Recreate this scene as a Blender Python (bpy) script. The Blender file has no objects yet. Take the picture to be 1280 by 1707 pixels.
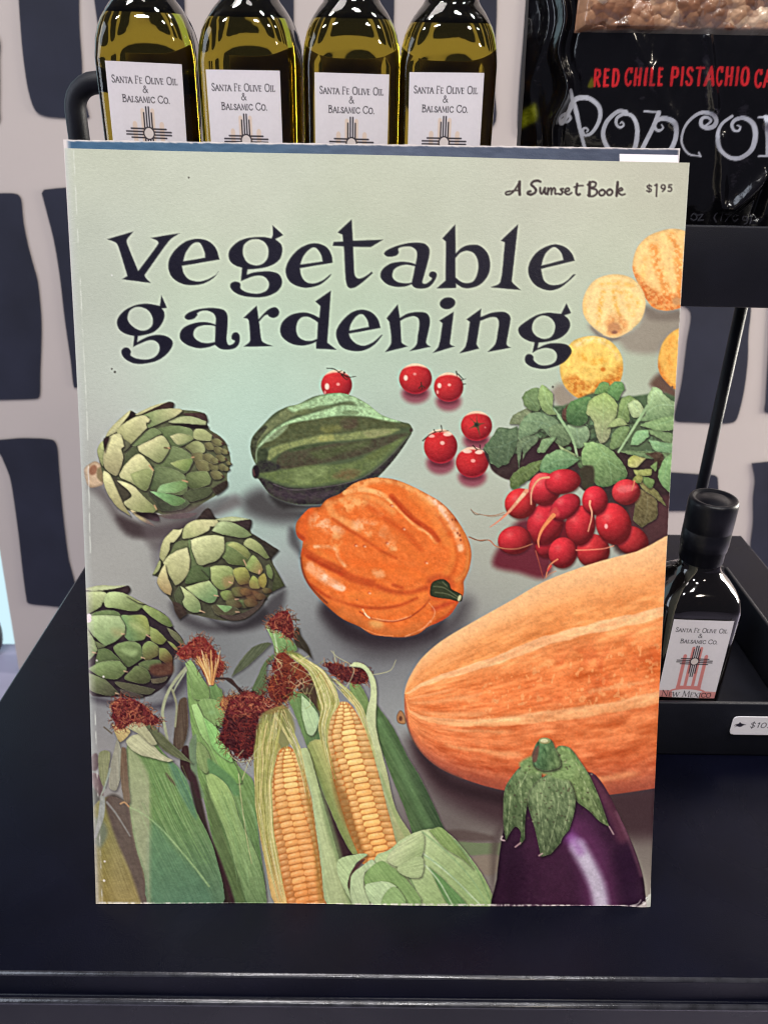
import bpy, math, random
import numpy as np
from mathutils import Matrix, Vector

S = bpy.context.scene
C = S.collection
R3 = math.radians

# ------------------------------------------------------------------ camera
F_PX, CX, CY = 1350.0, 640.0, 853.5
AX = np.array([.99972506, .01518333, .01786814]); BX = np.array([.00686111, -.99154913, -.12955017])
T0 = np.array([-.10817193, .1473532, .30486868])
_p = math.radians(26.9)
UX = np.array([0, -math.cos(_p), -math.sin(_p)]); UX[0] = -(AX @ UX) / AX[0]; UX /= np.linalg.norm(UX)
_n = np.cross(UX, AX); _n /= np.linalg.norm(_n); _n *= np.sign(_n[2])
XX = math.cos(-.0054) * AX + math.sin(-.0054) * _n
NX_ = np.cross(UX, XX); NX_ *= np.sign(NX_[2])
ROT = np.array([XX, NX_, UX])                     # camera axes (right, down, forward) -> world
CAM = -ROT @ T0
cam_d = bpy.data.cameras.new('camera'); cam = bpy.data.objects.new('camera', cam_d); C.objects.link(cam)
cam_d.sensor_fit = 'VERTICAL'; cam_d.sensor_height = 36.0; cam_d.lens = 36.0 * F_PX / 1707.0
cam_d.clip_start = .01; cam_d.clip_end = 60
_m = np.eye(4); _m[:3, 0] = ROT[:, 0]; _m[:3, 1] = -ROT[:, 1]; _m[:3, 2] = -ROT[:, 2]; _m[:3, 3] = CAM
cam.matrix_world = Matrix(_m.tolist())
cam_d.dof.use_dof = True; cam_d.dof.focus_distance = .31; cam_d.dof.aperture_fstop = 24.0
S.camera = cam

# ------------------------------------------------------------------ world, lamps, exposure
W = bpy.data.worlds.new('World'); S.world = W; W.use_nodes = True
W.node_tree.nodes['Background'].inputs[0].default_value = (.74, .76, 1.0, 1)
W.node_tree.nodes['Background'].inputs[1].default_value = .085

def lamp(name, loc, aim, size, power, col=(1, 1, 1), shape='SQUARE', size_y=None):
    d = bpy.data.lights.new(name, 'AREA'); d.energy = power; d.color = col; d.size = size; d.shape = shape
    if size_y: d.size_y = size_y
    o = bpy.data.objects.new(name, d); C.objects.link(o); o.location = loc
    o.rotation_euler = (Vector(aim) - Vector(loc)).to_track_quat('-Z', 'Y').to_euler(); return o

for x, y, z, e in ((-.75, -.75, 1.9, 7.0), (-.2, -1.05, 2.0, 8.6), (.42, -1.0, 1.95, 8.4), (.95, -.6, 1.9, 6.4), (-.45, -.15, 1.9, 5.0), (.2, -.35, 2.0, 6.2), (.75, .05, 1.9, 3.6)):
    lamp('ceiling_spot', (x, y, z), (.1, .08, .15), .17, e, (1.0, .98, .955), 'DISK')
lamp('ceiling_spot', (.83, -1.42, 1.32), (.2, .1, .25), .16, 5.0, (1.0, .88, .72), 'DISK')
lamp('ceiling_spot', (.34, -.75, 1.55), (.1, .1, .25), .09, 2.2, (1.0, .90, .78), 'DISK')
lamp('shop_window_light', (-1.5, -.10, .72), (.05, .15, .2), .8, 15, (.80, .88, 1.0), 'RECTANGLE', 1.4)
lamp('shop_window_light', (1.55, .74, .33), (.08, .14, .27), .7, 90, (1.0, .95, .84), 'RECTANGLE', .7)
lamp('wall_washer', (-.25, .1, 1.9), (.05, .8, .05), .5, 9, (1.0, .93, .90))
S.view_settings.view_transform = 'Standard'; S.view_settings.look = 'None'
S.view_settings.exposure = 0.0; S.view_settings.gamma = 1.0; S.view_settings.use_curve_mapping = False
S.render.engine = 'CYCLES'
S.cycles.pixel_filter_type = 'BLACKMAN_HARRIS'; S.cycles.filter_width = 1.15
S.cycles.max_bounces = 14; S.cycles.transmission_bounces = 12; S.cycles.transparent_max_bounces = 12
S.cycles.caustics_refractive = True

# ------------------------------------------------------------------ pixel <-> place
def ray(px, py): return ROT @ np.array([(px - CX) / F_PX, (py - CY) / F_PX, 1.0])
def on_z(px, py, z=0.0):
    d = ray(px, py); return CAM + d * ((z - CAM[2]) / d[2])
def on_y(px, py, y):
    d = ray(px, py); return CAM + d * ((y - CAM[1]) / d[1])
def on_plane(px, py, p0, n):
    d = ray(px, py); return CAM + d * (((p0 - CAM) @ n) / (d @ n))
def project(P):
    q = (P - CAM) @ ROT
    return q[..., 0] / q[..., 2] * F_PX + CX, q[..., 1] / q[..., 2] * F_PX + CY

# ------------------------------------------------------------------ small painter for printed surfaces
_rs = np.random.RandomState(7); _LAT = _rs.rand(256, 256)
def vnoise(x, y, seed=0):
    x = x + seed * 37.3; y = y + seed * 91.7
    xi = np.floor(x).astype(int); yi = np.floor(y).astype(int); fx = x - xi; fy = y - yi
    fx = fx * fx * (3 - 2 * fx); fy = fy * fy * (3 - 2 * fy)
    a = _LAT[xi & 255, yi & 255]; b = _LAT[(xi + 1) & 255, yi & 255]; c = _LAT[xi & 255, (yi + 1) & 255]; d = _LAT[(xi + 1) & 255, (yi + 1) & 255]
    return (a * (1 - fx) + b * fx) * (1 - fy) + (c * (1 - fx) + d * fx) * fy
def fbm(x, y, seed=0, octs=3):
    s = 0; a = .5; t = 0
    for i in range(octs):
        s = s + a * vnoise(x * 2 ** i, y * 2 ** i, seed + i); t += a; a *= .55
    return s / t - .5
def smooth(a, b, x):
    t = np.clip((x - a) / (b - a), 0, 1); return t * t * (3 - 2 * t)

def spline(pts, closed=True, n=4):
    """pts: list of (x, y, corner)."""
    m = len(pts); out = []
    P = np.array([p[:2] for p in pts], float); K = [p[2] for p in pts]
    for i in range(m if closed else m - 1):
        p1 = P[i]; p2 = P[(i + 1) % m]
        if K[i] and K[(i + 1) % m]: out.append(p1); continue
        p0 = P[i - 1] if (closed or i > 0) else p1; p3 = P[(i + 2) % m] if (closed or i + 2 < m) else p2
        m1 = (p2 - p0) * .5; m2 = (p3 - p1) * .5
        L = np.linalg.norm(p2 - p1)
        for v in (m1, m2):
            l = np.linalg.norm(v)
            if l > L: v *= L / l
        if K[i]: m1 = (p2 - p1) * 1.0 - m2 * .0; m1 = (p2 - p1)
        if K[(i + 1) % m]: m2 = (p2 - p1)
        for k in range(n):
            t = k / n; t2 = t * t; t3 = t2 * t
            out.append((2 * t3 - 3 * t2 + 1) * p1 + (t3 - 2 * t2 + t) * m1 + (-2 * t3 + 3 * t2) * p2 + (t3 - t2) * m2)
    if not closed: out.append(P[-1])
    return np.array(out)

class Canvas:
    def __init__(s, x0, y0, w, h, res=1.0):
        s.x0, s.y0, s.res = x0, y0, res
        s.W, s.H = int(w * res), int(h * res)
        s.rgb = np.zeros((s.H, s.W, 3)); s.ids = np.zeros((s.H, s.W), np.int16)
        s.Y, s.X = np.mgrid[0:s.H, 0:s.W]; s.X = x0 + (s.X + .5) / res; s.Y = y0 + (s.Y + .5) / res
        s.ox = s.oy = 0.0; s.k = 1.0; s.id = 0; s.rs = 4.5
    def T(s, ox, oy, k): s.ox, s.oy, s.k = ox, oy, k
    def parse(s, t):
        if isinstance(t, str):
            o = []
            for w in t.split():
                c = w.endswith('!'); x, y = w.rstrip('!').split(','); o.append((float(x), float(y), c))
            t = o
        return [(s.ox + p[0] / s.k, s.oy + p[1] / s.k, (p[2] if len(p) > 2 else False)) for p in t]
    def win(s, x0, y0, x1, y1):
        a = max(0, int((x0 - s.x0) * s.res)); b = min(s.W, int((x1 - s.x0) * s.res) + 2)
        c = max(0, int((y0 - s.y0) * s.res)); d = min(s.H, int((y1 - s.y0) * s.res) + 2)
        return (slice(c, d), slice(a, b)) if b > a and d > c else None
    def sdf(s, polys, X, Y):
        d2 = np.full(X.shape, 1e9); ins = np.zeros(X.shape, bool)
        for P in polys:
            for i in range(len(P)):
                ax, ay = P[i - 1]; bx, by = P[i]; ex, ey = bx - ax, by - ay
                l = ex * ex + ey * ey
                if l < 1e-12: continue
                wx = X - ax; wy = Y - ay
                t = np.clip((wx * ex + wy * ey) / l, 0, 1)
                d2 = np.minimum(d2, (wx - ex * t) ** 2 + (wy - ey * t) ** 2)
                c = (ay > Y) != (by > Y)
                if ey != 0: ins ^= c & (X < ax + ex * (Y - ay) / ey)
        return np.where(ins, 1, -1) * np.sqrt(d2)
    def put(s, w, cov, col):
        cov = cov[..., None]; s.rgb[w] = s.rgb[w] * (1 - cov) + np.asarray(col, float) * cov
    def rough(s, P, amp):
        out = []
        for i in range(len(P)):
            a, b = P[i], P[(i + 1) % len(P)]; m = max(1, int(np.hypot(*(b - a)) / 2.2))
            for k in range(m): out.append(a + (b - a) * k / m)
        Q = np.array(out); N = np.roll(Q, -1, 0) - np.roll(Q, 1, 0); N = np.stack([N[:, 1], -N[:, 0]], 1) / (np.hypot(N[:, 0], N[:, 1])[:, None] + 1e-6)
        return Q + N * (fbm(Q[:, 0] / 5, Q[:, 1] / 5, 23, 3) * 2 * amp)[:, None]
    def F(s, pts, col, g=None, soft=.7, alpha=1.0, nz=None, rim=None, bulge=None, sh=None, shader=None, mark=True, mode='mix', corner=False, n=4, inside=None, au=0, rag=0, jag=0):
        """fill; sd is positive inside"""
        lst = pts if isinstance(pts, list) and isinstance(pts[0], str) else [pts]
        polys = []
        for q in lst:
            a = s.parse(q)
            if corner: a = [(x, y, True) for x, y, _ in a]
            polys.append(s.rough(spline(a, True, n), jag) if jag else spline(a, True, n))
        allp = np.vstack(polys); pad = soft + 2 + (abs(sh[0]) + abs(sh[1]) + sh[2] if sh else 0)
        w = s.win(allp[:, 0].min() - pad, allp[:, 1].min() - pad, allp[:, 0].max() + pad, allp[:, 1].max() + pad)
        if w is None: return
        X, Y = s.X[w], s.Y[w]; sd = s.sdf(polys, X, Y)
        lim = 1.0 if inside is None else (s.ids[w] == inside)
        if sh:
            sd2 = s.sdf([p + np.array([sh[0], sh[1]]) for p in polys], X, Y)
            s.put(w, smooth(-sh[2], sh[2], sd2) * sh[3] * lim, (28, 20, 24))
        cov = smooth(-soft, soft, sd) * alpha * lim if soft > .8 else np.clip(.5 + sd * s.res, 0, 1) * alpha * lim
        c = np.zeros(X.shape + (3,)) + np.asarray(col, float)
        if g:
            q = s.parse([(g[1], g[2]), (g[3], g[4])]); dx, dy = q[1][0] - q[0][0], q[1][1] - q[0][1]
            t = np.clip(((X - q[0][0]) * dx + (Y - q[0][1]) * dy) / (dx * dx + dy * dy), 0, 1)[..., None]
            c = c * (1 - t) + np.asarray(g[0], float) * t
        if shader is not None: c = shader(X, Y, sd, c)
        if au:
            lo, hi = allp.min(0), allp.max(0); t = ((Y - (lo[1] + hi[1]) / 2) * .8 + (X - (lo[0] + hi[0]) / 2) * .35) / (.5 * max(hi[0] - lo[0], hi[1] - lo[1]) + 2)
            c = c * (1 - au * np.clip(t, -1, 1))[..., None]
        if bulge: c = c * (1 - bulge[0] * (1 - np.clip(sd / bulge[1], 0, 1)) ** 2)[..., None]
        if rim:
            t = np.clip(1 - np.abs(sd - rim[1] * .5) / rim[1], 0, 1)[..., None] * (rim[2] if len(rim) > 2 else 1)
            c = c * (1 - t) + np.asarray(rim[0], float) * t
        if nz:
            amp, sx, sy, ang = nz[:4]; ca, sa = math.cos(ang), math.sin(ang)
            c = c + amp * 2 * fbm((X * ca + Y * sa) / sx, (-X * sa + Y * ca) / sy, (nz[4] if len(nz) > 4 else 3))[..., None] * np.array([1, 1, .8])
        if rag: cov = cov * (1 - rag + rag * smooth(-.16, .12, fbm(X / s.rs, Y / s.rs, 17, 3)))
        if mode == 'mul': c = s.rgb[w] * c / 255.0
        s.put(w, cov, np.clip(c, 0, 255))
        if mark and soft < 3: s.ids[w] = np.where(cov > .5, s.id, s.ids[w])
    def L(s, pts, w0, col, w1=None, soft=.7, alpha=1.0, mark=False, n=5, cap=True, inside=None, wm=None, rag=0):
        """stroke of width w0 -> w1 (in pixels of the trace)"""
        a = s.parse(pts); P = spline(a, False, n); m = len(P)
        w1 = w0 if w1 is None else w1
        tt = np.linspace(0, 1, m)
        r = (w0 + (w1 - w0) * tt) * .5 / s.k
        if wm is not None: r = np.interp(tt, [0, .5, 1], [w0, wm, w1]) * .5 / s.k
        pad = r.max() + soft + 2
        w = s.win(P[:, 0].min() - pad, P[:, 1].min() - pad, P[:, 0].max() + pad, P[:, 1].max() + pad)
        if w is None: return
        X, Y = s.X[w], s.Y[w]; sd = np.full(X.shape, -1e9)
        for i in range(m - 1):
            ax, ay = P[i]; ex, ey = P[i + 1] - P[i]; l = ex * ex + ey * ey
            if l < 1e-12: continue
            wx = X - ax; wy = Y - ay; t = np.clip((wx * ex + wy * ey) / l, 0, 1)
            sd = np.maximum(sd, r[i] + (r[i + 1] - r[i]) * t - np.sqrt((wx - ex * t) ** 2 + (wy - ey * t) ** 2))
        cov = (smooth(-soft, soft, sd) if soft > .8 else np.clip(.5 + sd * s.res, 0, 1)) * alpha
        if inside is not None: cov = cov * (s.ids[w] == inside)
        if rag: cov = cov * (1 - rag + rag * smooth(-.16, .12, fbm(X / s.rs, Y / s.rs, 17, 3)))
        s.put(w, cov, col)
        if mark: s.ids[w] = np.where(cov > .5, s.id, s.ids[w])
    def E(s, cx, cy, rx, ry, col, ang=0, **kw):
        t = np.linspace(0, 2 * math.pi, 14, endpoint=False); ca, sa = math.cos(math.radians(ang)), math.sin(math.radians(ang))
        s.F([(cx + rx * math.cos(a) * ca - ry * math.sin(a) * sa, cy + rx * math.cos(a) * sa + ry * math.sin(a) * ca, False) for a in t], col, **kw)

def lin(c):
    c = np.clip(np.asarray(c, float) / 255.0, 0, 1)
    return np.where(c <= .04045, c / 12.92, ((c + .055) / 1.055) ** 2.4)
# ------------------------------------------------------------------ the printed picture on the front cover
PARTS = {}
def part_id(c, name, key=None):
    i = len(PARTS) + 1; PARTS[i] = name; c.id = i; return i

def paint_cover():
    c = Canvas(95, 225, 1065, 1300)
    # printed studio background: broad tones of the printed sheet
    ctl = [(130,250,205,201,185),(400,260,204,200,186),(700,265,204,200,184),(950,275,208,198,182),(1140,280,190,178,165),
      (130,420,196,194,182),(400,330,203,200,184),(650,340,200,196,178),(900,350,202,196,182),(1110,340,205,199,180),
      (140,560,192,188,178),(330,500,200,203,183),(560,480,196,202,180),(800,440,200,197,180),(1000,420,200,198,178),
      (180,640,200,200,190),(320,620,199,209,192),(480,600,195,205,188),(640,570,196,206,184),(860,540,198,200,180),(960,640,192,200,178),
      (420,680,196,216,200),(640,650,190,200,188),(840,660,196,202,184),(1080,600,186,184,164),(1060,640,192,192,170),
      (150,730,190,182,178),(400,740,192,206,194),(700,720,190,194,180),(860,720,194,194,178),(770,830,196,194,180),
      (160,870,160,148,150),(200,930,188,178,176),(400,850,176,192,182),(440,870,176,196,184),(480,940,170,166,164),(820,900,190,184,168),(850,950,180,174,162),
      (230,960,176,164,160),(300,1000,150,140,140),(480,1000,186,182,182),(500,1060,172,166,164),(810,1000,170,164,158),
      (420,1050,110,104,112),(380,1080,96,88,98),(560,1080,98,84,98),(620,1100,84,70,84),(700,1080,110,96,108),(420,1130,178,174,172),(560,1130,150,142,146),
      (660,1170,196,194,192),(640,1190,186,182,180),(190,1190,118,106,122),(170,1240,184,172,172),(160,1300,160,140,140),
      (720,1280,120,98,100),(760,1340,84,56,64),(820,1390,110,88,90),(820,1440,190,172,166),(720,1250,190,184,182),
      (1070,1340,74,44,56),(1075,1400,120,98,96),(1083,1450,196,178,170)]
    A = np.array(ctl, float); num = 0; den = 1e-9
    step = 4; Xs = c.X[::step, ::step]; Ys = c.Y[::step, ::step]
    for q in A:
        d2 = (Xs - q[0]) ** 2 + (Ys - q[1]) ** 2
        wgt = np.exp(-d2 / (2 * 75.0 ** 2)) + 2e-3 / (1 + d2 / 4e4)
        num = num + wgt[..., None] * q[2:]; den = den + wgt
    low = num / den[..., None]
    yi = np.clip(np.arange(c.H) / step, 0, low.shape[0] - 1.001); xi = np.clip(np.arange(c.W) / step, 0, low.shape[1] - 1.001)
    y0 = yi.astype(int); x0 = xi.astype(int); fy = (yi - y0)[:, None, None]; fx = (xi - x0)[None, :, None]
    c.rgb = (low[y0][:, x0] * (1 - fx) + low[y0][:, x0 + 1] * fx) * (1 - fy) + (low[y0 + 1][:, x0] * (1 - fx) + low[y0 + 1][:, x0 + 1] * fx) * fy
    sh = lambda p, col, soft, al=.9: c.F(p, col, soft=soft, alpha=al, mark=False)

    # ---- printed melons
    c.T(900, 370, 4.923)
    sh("400,850 500,960 640,985 720,1060 920,1080 1130,1000 1160,720 870,690 800,850 600,930", (152,130,120), 9, .75)
    sh("420,860 520,950 650,950 560,980 470,930", (104,78,74), 5, .6)
    sh("860,690 1000,740 1150,720 1150,800 900,800", (120,98,94), 7, .7)
    sh("100,1380 190,1330 300,1460 200,1530 120,1480", (150,120,110), 8, .7)
    sh("900,1330 1000,1240 1110,1370 1130,1480 1000,1400", (104,64,60), 7, .9)
    def melon(pts, name, base, stripes, dark, low, amp):
        part_id(c, name)
        c.F(pts, base, soft=1.6, bulge=(.12, 9), nz=(amp * 1.6, 6, 8, .3, 11))
        for p, w, col, a in stripes: c.L(p, w, col, soft=5, alpha=min(1, a * 1.3), inside=c.id, rag=.8)
        c.F(low, dark, soft=7, alpha=.85, mark=False, inside=c.id, nz=(amp * 1.5, 5, 5, 0, 5), rag=.45)
    melon("755,370 790,220 880,120 1000,70 1100,55 1200,80 1290,160 1290,650 1150,705 1040,728 930,705 860,620 790,480", 'printed_melon', (253,208,138),
        [("930,210 960,350 1010,480 1050,620", 75, (238,156,76), .7), ("1080,120 1120,240 1140,400 1150,560", 70, (240,160,80), .7), ("860,300 840,400 850,460", 40, (250,190,110), .6), ("760,380 800,500 870,600", 30, (222,124,52), .6)],
        (214,112,44), "780,420 850,490 950,560 1050,610 1190,560 1190,720 1040,735 920,710 850,630", 10)
    c.E(1120, 650, 38, 34, (206,150,96), soft=3, mark=False); c.E(985, 695, 30, 12, (236,170,96), soft=2, mark=False)
    melon("345,690 370,580 450,475 600,428 750,460 840,560 865,670 830,800 750,880 660,935 590,948 520,925 440,870 370,790", 'printed_melon', (254,218,152),
        [("520,580 490,700 480,840", 32, (240,184,88), .75), ("600,570 620,680 650,760", 30, (240,182,86), .7), ("500,510 620,500 760,520", 30, (246,194,104), .7), ("640,560 760,620 800,680", 40, (244,190,100), .7), ("375,650 365,740", 26, (246,190,110), .6), ("700,640 760,760", 40, (250,196,110), .5)],
        (226,156,92), "540,800 600,760 680,780 720,860 640,930 560,930", 8)
    c.E(605, 870, 52, 46, (196,138,94), soft=3, mark=False, alpha=.85); c.E(610, 905, 22, 14, (150,100,76), soft=2, mark=False)
    c.L("520,925 600,945 660,930 750,880", 14, (250,206,150), soft=1.5, alpha=.7)
    melon("160,1190 200,1070 280,970 430,935 570,975 660,1080 680,1200 650,1320 560,1420 480,1460 380,1460 280,1430 190,1330", 'printed_melon', (252,210,112),
        [("330,1100 430,1150 520,1130", 50, (240,176,70), .6), ("560,1010 640,1120", 30, (250,216,150), .6), ("300,1010 420,960 520,980", 40, (253,222,160), .7)],
        (204,122,44), "200,1290 300,1260 400,1320 520,1290 600,1210 675,1180 650,1330 560,1450 350,1460 240,1400", 15)
    for q in ("300,1240 360,1290 460,1270", "340,1150 430,1190 500,1180", "430,1350 400,1400 350,1390", "560,1230 610,1250"): c.L(q, 22, (252,214,120), soft=2, alpha=.6)
    c.E(515, 1210, 20, 18, (224,140,50), soft=2, mark=False)
    melon("965,1130 1000,1000 1060,920 1140,870 1230,850 1230,1400 1100,1370 1030,1310 975,1230", 'printed_melon', (248,192,98),
        [("1080,950 1050,1080 1070,1200", 50, (240,164,72), .6)], (206,116,46), "965,1150 1000,1210 1050,1310 1120,1370 1060,1360 980,1260", 10)

    # ---- title lettering
    part_id(c, 'title_lettering'); INK = (24,22,40)
    def glyph(*p): c.F(list(p), INK, nz=(5, 3, 3, 0, 9))
    c.T(160, 350, 4)
    glyph("75,195! 253,143! 207,200 213,235 283,408! 418,225 410,205 367,186! 562,154! 490,205 325,435! 335,455 368,487! 175,462! 212,440! 150,240 130,215")
    glyph("825,330! 800,255 750,208 680,192 600,210 530,265 490,330 485,390 510,450 570,490 640,502 720,490 790,450 820,408! 800,432 740,465 680,477 620,462 585,420 575,373!", "582,343! 730,318! 725,280 700,225 675,215 640,230 600,285")
    glyph("975,385! 967,475! 1040,445 1090,437 1130,450 1155,490 1140,535 1090,557 1030,555 985,540 963,520 965,500 955,483 925,478 900,490 897,515 920,545 970,570 1050,582 1130,578 1200,550 1235,510 1240,465 1215,425 1160,410 1090,412 1040,420 1005,433! 1012,397! 1090,390 1170,370 1225,330 1243,275 1235,230 1195,195! 1250,168! 1178,102! 1180,165 1172,190! 1130,182 1080,180 1010,188 950,210 900,255 885,295 895,340 930,370", "980,270 990,230 1030,200 1080,195 1125,215 1150,260 1145,320 1110,360 1060,370 1010,350 985,310")
    glyph("258,840! 250,913! 310,885 360,868 400,875 425,905 420,950 385,985 330,998 270,990 232,970 235,945 220,922 195,917 173,935 175,965 205,1000 265,1025 340,1023 420,1000 480,955 513,900 505,865 465,840 405,833 340,848 275,882! 282,842! 330,832 385,815 430,775 457,720 455,680 440,657! 475,653! 437,567! 428,640! 390,632 330,625 265,635 200,665 155,710 142,755 160,800 205,828", "212,720 225,675 260,650 305,648 350,670 378,715 378,765 350,795 310,805 265,790 225,755")
    glyph("592,715 610,690 660,668 730,655 800,655 855,668 878,705 878,780 872,850 875,885 890,902 915,892 928,872 908,862 905,840 920,818 945,818 960,845 955,890 930,920 880,932 830,925 795,900! 750,915 690,922 620,905 570,870 560,830 580,790 630,762 700,748 760,752 798,765! 800,720 785,690 745,672 700,675 675,690 678,700 655,725 615,733", "650,830 665,790 710,770 760,768 798,775! 795,880! 750,888 700,882 665,860")
    glyph("983,720! 1073,637! 1085,730! 1120,690 1160,657 1200,650 1222,675 1215,705 1185,720 1155,710 1148,697! 1125,705 1088,745! 1105,870 1130,890 1183,908! 983,912! 1020,885 1030,865 1020,740 1010,725")
    c.T(460, 350, 4)
    glyph("378,352! 370,300 340,250 285,225 230,225 160,255 100,315 68,380 68,430 95,480 150,510 210,518 290,500 350,455 372,427! 362,430 310,470 250,490 200,480 170,440 160,388!", "162,365! 312,343! 300,295 270,255 245,250 210,275 180,315")
    glyph("410,150! 505,62! 513,205! 715,198! 632,248! 515,245! 522,420 535,450 560,458 600,440 640,410! 645,422! 580,480 530,515 495,522 475,505 465,460 453,243! 378,238! 385,212! 448,210! 445,165!")
    glyph("722,285 740,268 790,245 860,225 930,218 990,225 1022,260 1020,310 1000,390 980,460 975,485 995,493 1025,475 1040,455 1022,442 1025,418 1045,410 1068,420 1070,445 1045,490 1010,518 960,525 920,515 905,495! 860,510 800,512 740,495 700,455 698,420 720,385 770,355 840,345 900,352 930,362! 940,310 935,270 900,245 850,245 815,258 818,285 800,305 750,312 725,300", "775,440 785,400 820,375 870,365 928,375! 905,485! 860,490 810,480 785,462")
    glyph("262,610! 367,537! 342,885! 405,932! 268,925! 270,878! 230,895 170,905 100,890 45,850 28,800 45,745 100,700 180,683 240,695 290,720! 297,640!", "135,800 145,745 175,715 215,712 260,735 280,750! 275,860! 235,873 190,870 150,845")
    glyph("697,787! 680,730 640,685 580,665 510,680 445,735 405,800 407,860 440,915 510,940 590,935 660,895 712,832! 700,835 650,880 590,905 540,895 500,860 485,825!", "488,805! 620,780! 612,740 585,700 560,695 530,715 500,760")
    glyph("737,722! 812,628! 825,720! 880,690 950,680 1005,690 1025,730 1020,790 1000,880 1010,900 1033,912! 888,942! 935,900 945,840 955,770 950,725 920,708 870,718 828,740! 835,880! 845,893 880,910! 727,948! 765,895 768,840 755,745!")
    c.E(1143, 622, 52, 39, INK, -10)
    glyph("1088,738! 1185,678! 1158,890! 1165,900 1190,910! 1043,955! 1085,905 1110,755!")
    c.T(680, 350, 4)
    glyph("228,190! 315,95! 317,290! 360,250 420,232 480,240 530,290 547,360 535,430 490,490 430,518 370,520 318,490! 320,520! 190,523! 250,470! 252,210! 240,200", "316,320! 350,285 395,272 440,290 465,340 465,410 440,470 400,488 355,480 316,450!")
    glyph("617,205! 733,95! 690,475! 700,490 750,534! 548,516! 615,480 645,215!")
    glyph("1110,338! 1090,290 1050,250 990,230 930,240 860,280 815,340 800,400 815,460 860,510 940,537 1010,520 1070,475 1118,430! 1100,430 1060,470 1010,497 950,500 905,470 885,393!", "888,372! 1035,333! 1020,285 985,250 960,250 920,285 900,325")
    glyph("388,730! 487,658! 482,715! 560,685 640,680 680,710 678,760 655,890 662,905 685,918! 528,948! 580,895 595,830 605,750 590,718 550,715 480,740! 455,895! 473,925! 340,957! 385,905 412,745!")
    glyph("843,883! 828,953! 870,930 920,920 965,930 990,960 985,1005 950,1030 900,1038 860,1025 835,1000 835,978 815,962 790,965 778,990 785,1020 820,1045 890,1060 960,1050 1040,1015 1085,960 1088,930 1060,900 1000,888 930,893 862,922! 870,885! 930,878 1010,855 1060,815 1080,765 1065,725 1038,703! 1085,688! 1055,622! 1020,693! 990,690 930,685 860,700 790,740 740,780 735,810 755,845 800,872", "825,790 835,745 865,715 905,703 950,720 978,760 975,810 950,848 905,860 860,845 835,820")
    part_id(c, 'series_lettering'); c.T(820, 280, 4); K2 = (50,34,40)
    for p, w in (("118,155 92,163 95,178 125,172 155,140 183,92", 9), ("183,92! 181,135 184,178", 14), ("112,157 150,152 187,148", 7),
                 ("322,92 305,85 275,90 260,110 275,125 292,145 285,165 260,178 238,172 240,160 255,155", 12),
                 ("320,132! 320,160 332,172 350,135", 10), ("352,132! 350,160 358,174 370,160", 10), ("372,136! 370,176", 10), ("371,158 388,134 396,142 394,176", 9), ("396,158 410,134 420,142 420,172 432,172", 9),
                 ("474,138 456,142 468,160 458,177 442,172", 10), ("482,162 512,150 508,134 490,142 488,168 508,178 530,165", 9), ("566,106! 560,165 572,180 584,174", 12), ("545,128 575,120 605,118", 8),
                 ("650,95! 646,186", 14), ("636,112 665,92 690,100 684,124 658,134 694,146 694,174 664,190 638,182", 10), ("730,145 712,160 720,182 742,180 752,160 738,145 728,150", 10), ("780,142 764,158 772,180 792,178 802,158 788,142 778,148", 10), ("836,95! 828,186", 13), ("832,152 858,134 868,146 840,160 862,180 884,174", 9)):
        c.L(p, w * 1.35, K2, mark=True, soft=.5)
    part_id(c, 'price_lettering')
    for p, w in (("1060,122 1045,115 1032,124 1042,136 1058,143 1056,156 1042,158 1030,152", 8), ("1046,106! 1045,166!", 4), ("1084,116! 1097,108! 1094,190!", 9), ("1152,128 1140,140 1126,130 1132,114 1146,114 1152,126 1148,144 1134,157", 8), ("1196,112! 1178,113! 1175,130! 1188,129 1196,142 1188,155 1172,154", 8)):
        c.L(p, w * 1.25, K2, mark=True, soft=.5)

    # ---- tomatoes
    c.T(500, 590, 3.7647)
    def tomato(cx, cy, rx, ry, calyx=None, spots=(), refl=1, warm=1):
        if refl:
            c.E(cx, cy + ry * .95, rx * .86, ry * .68, (146,50,76), soft=6, alpha=.8, mark=False)
            c.E(cx, cy + ry * .92, rx * .62, ry * .3, (96,24,44), soft=4, alpha=.7, mark=False)
        part_id(c, 'printed_tomato')
        def shd(X, Y, sd, col):
            nx = (X - c.ox - cx / c.k) / (rx / c.k); ny = (Y - c.oy - cy / c.k) / (ry / c.k)
            r2 = np.clip(nx * nx + ny * ny, 0, 1); nz_ = np.sqrt(1 - r2)
            l = np.clip(-nx * .35 - ny * .45 + nz_ * .8, 0, 1)
            o = np.array([128, 22, 34])[None, None] * (1 - l[..., None]) + np.array([216, 54, 56])[None, None] * l[..., None]
            t = smooth(.72, 1.0, np.sqrt(r2) * (-ny * .95 + .25)) [..., None]
            o = o * (1 - t) + np.array([250, 206, 176]) * t
            b = smooth(.85, 1.0, np.sqrt(r2)) * smooth(.3, .9, ny); o = o + b[..., None] * np.array([50, 20, 24])
            return o
        c.E(cx, cy, rx, ry, (205,40,50), soft=1.0, shader=shd, nz=(6, 3, 3, 0))
        for sx, sy, a, b, al in spots: c.E(cx + sx * rx, cy + sy * ry, a, b, (255,226,204), soft=1.2, alpha=al, mark=False)
        for p in (calyx or ()): c.L(p, 8, (52,40,34), 3, soft=.6)
    tomato(230, 195, 97, 95, ("170,90 215,95 260,125 300,150", "240,115 265,105", "262,125 310,145 350,140", "260,130 290,160 305,155"), ((-.62, .1, 14, 20, .95), (.1, -.05, 11, 9, .6), (-.75, .5, 6, 12, .6)), 0)
    c.E(278, 118, 7, 8, (50,40,36), mark=False)
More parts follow.
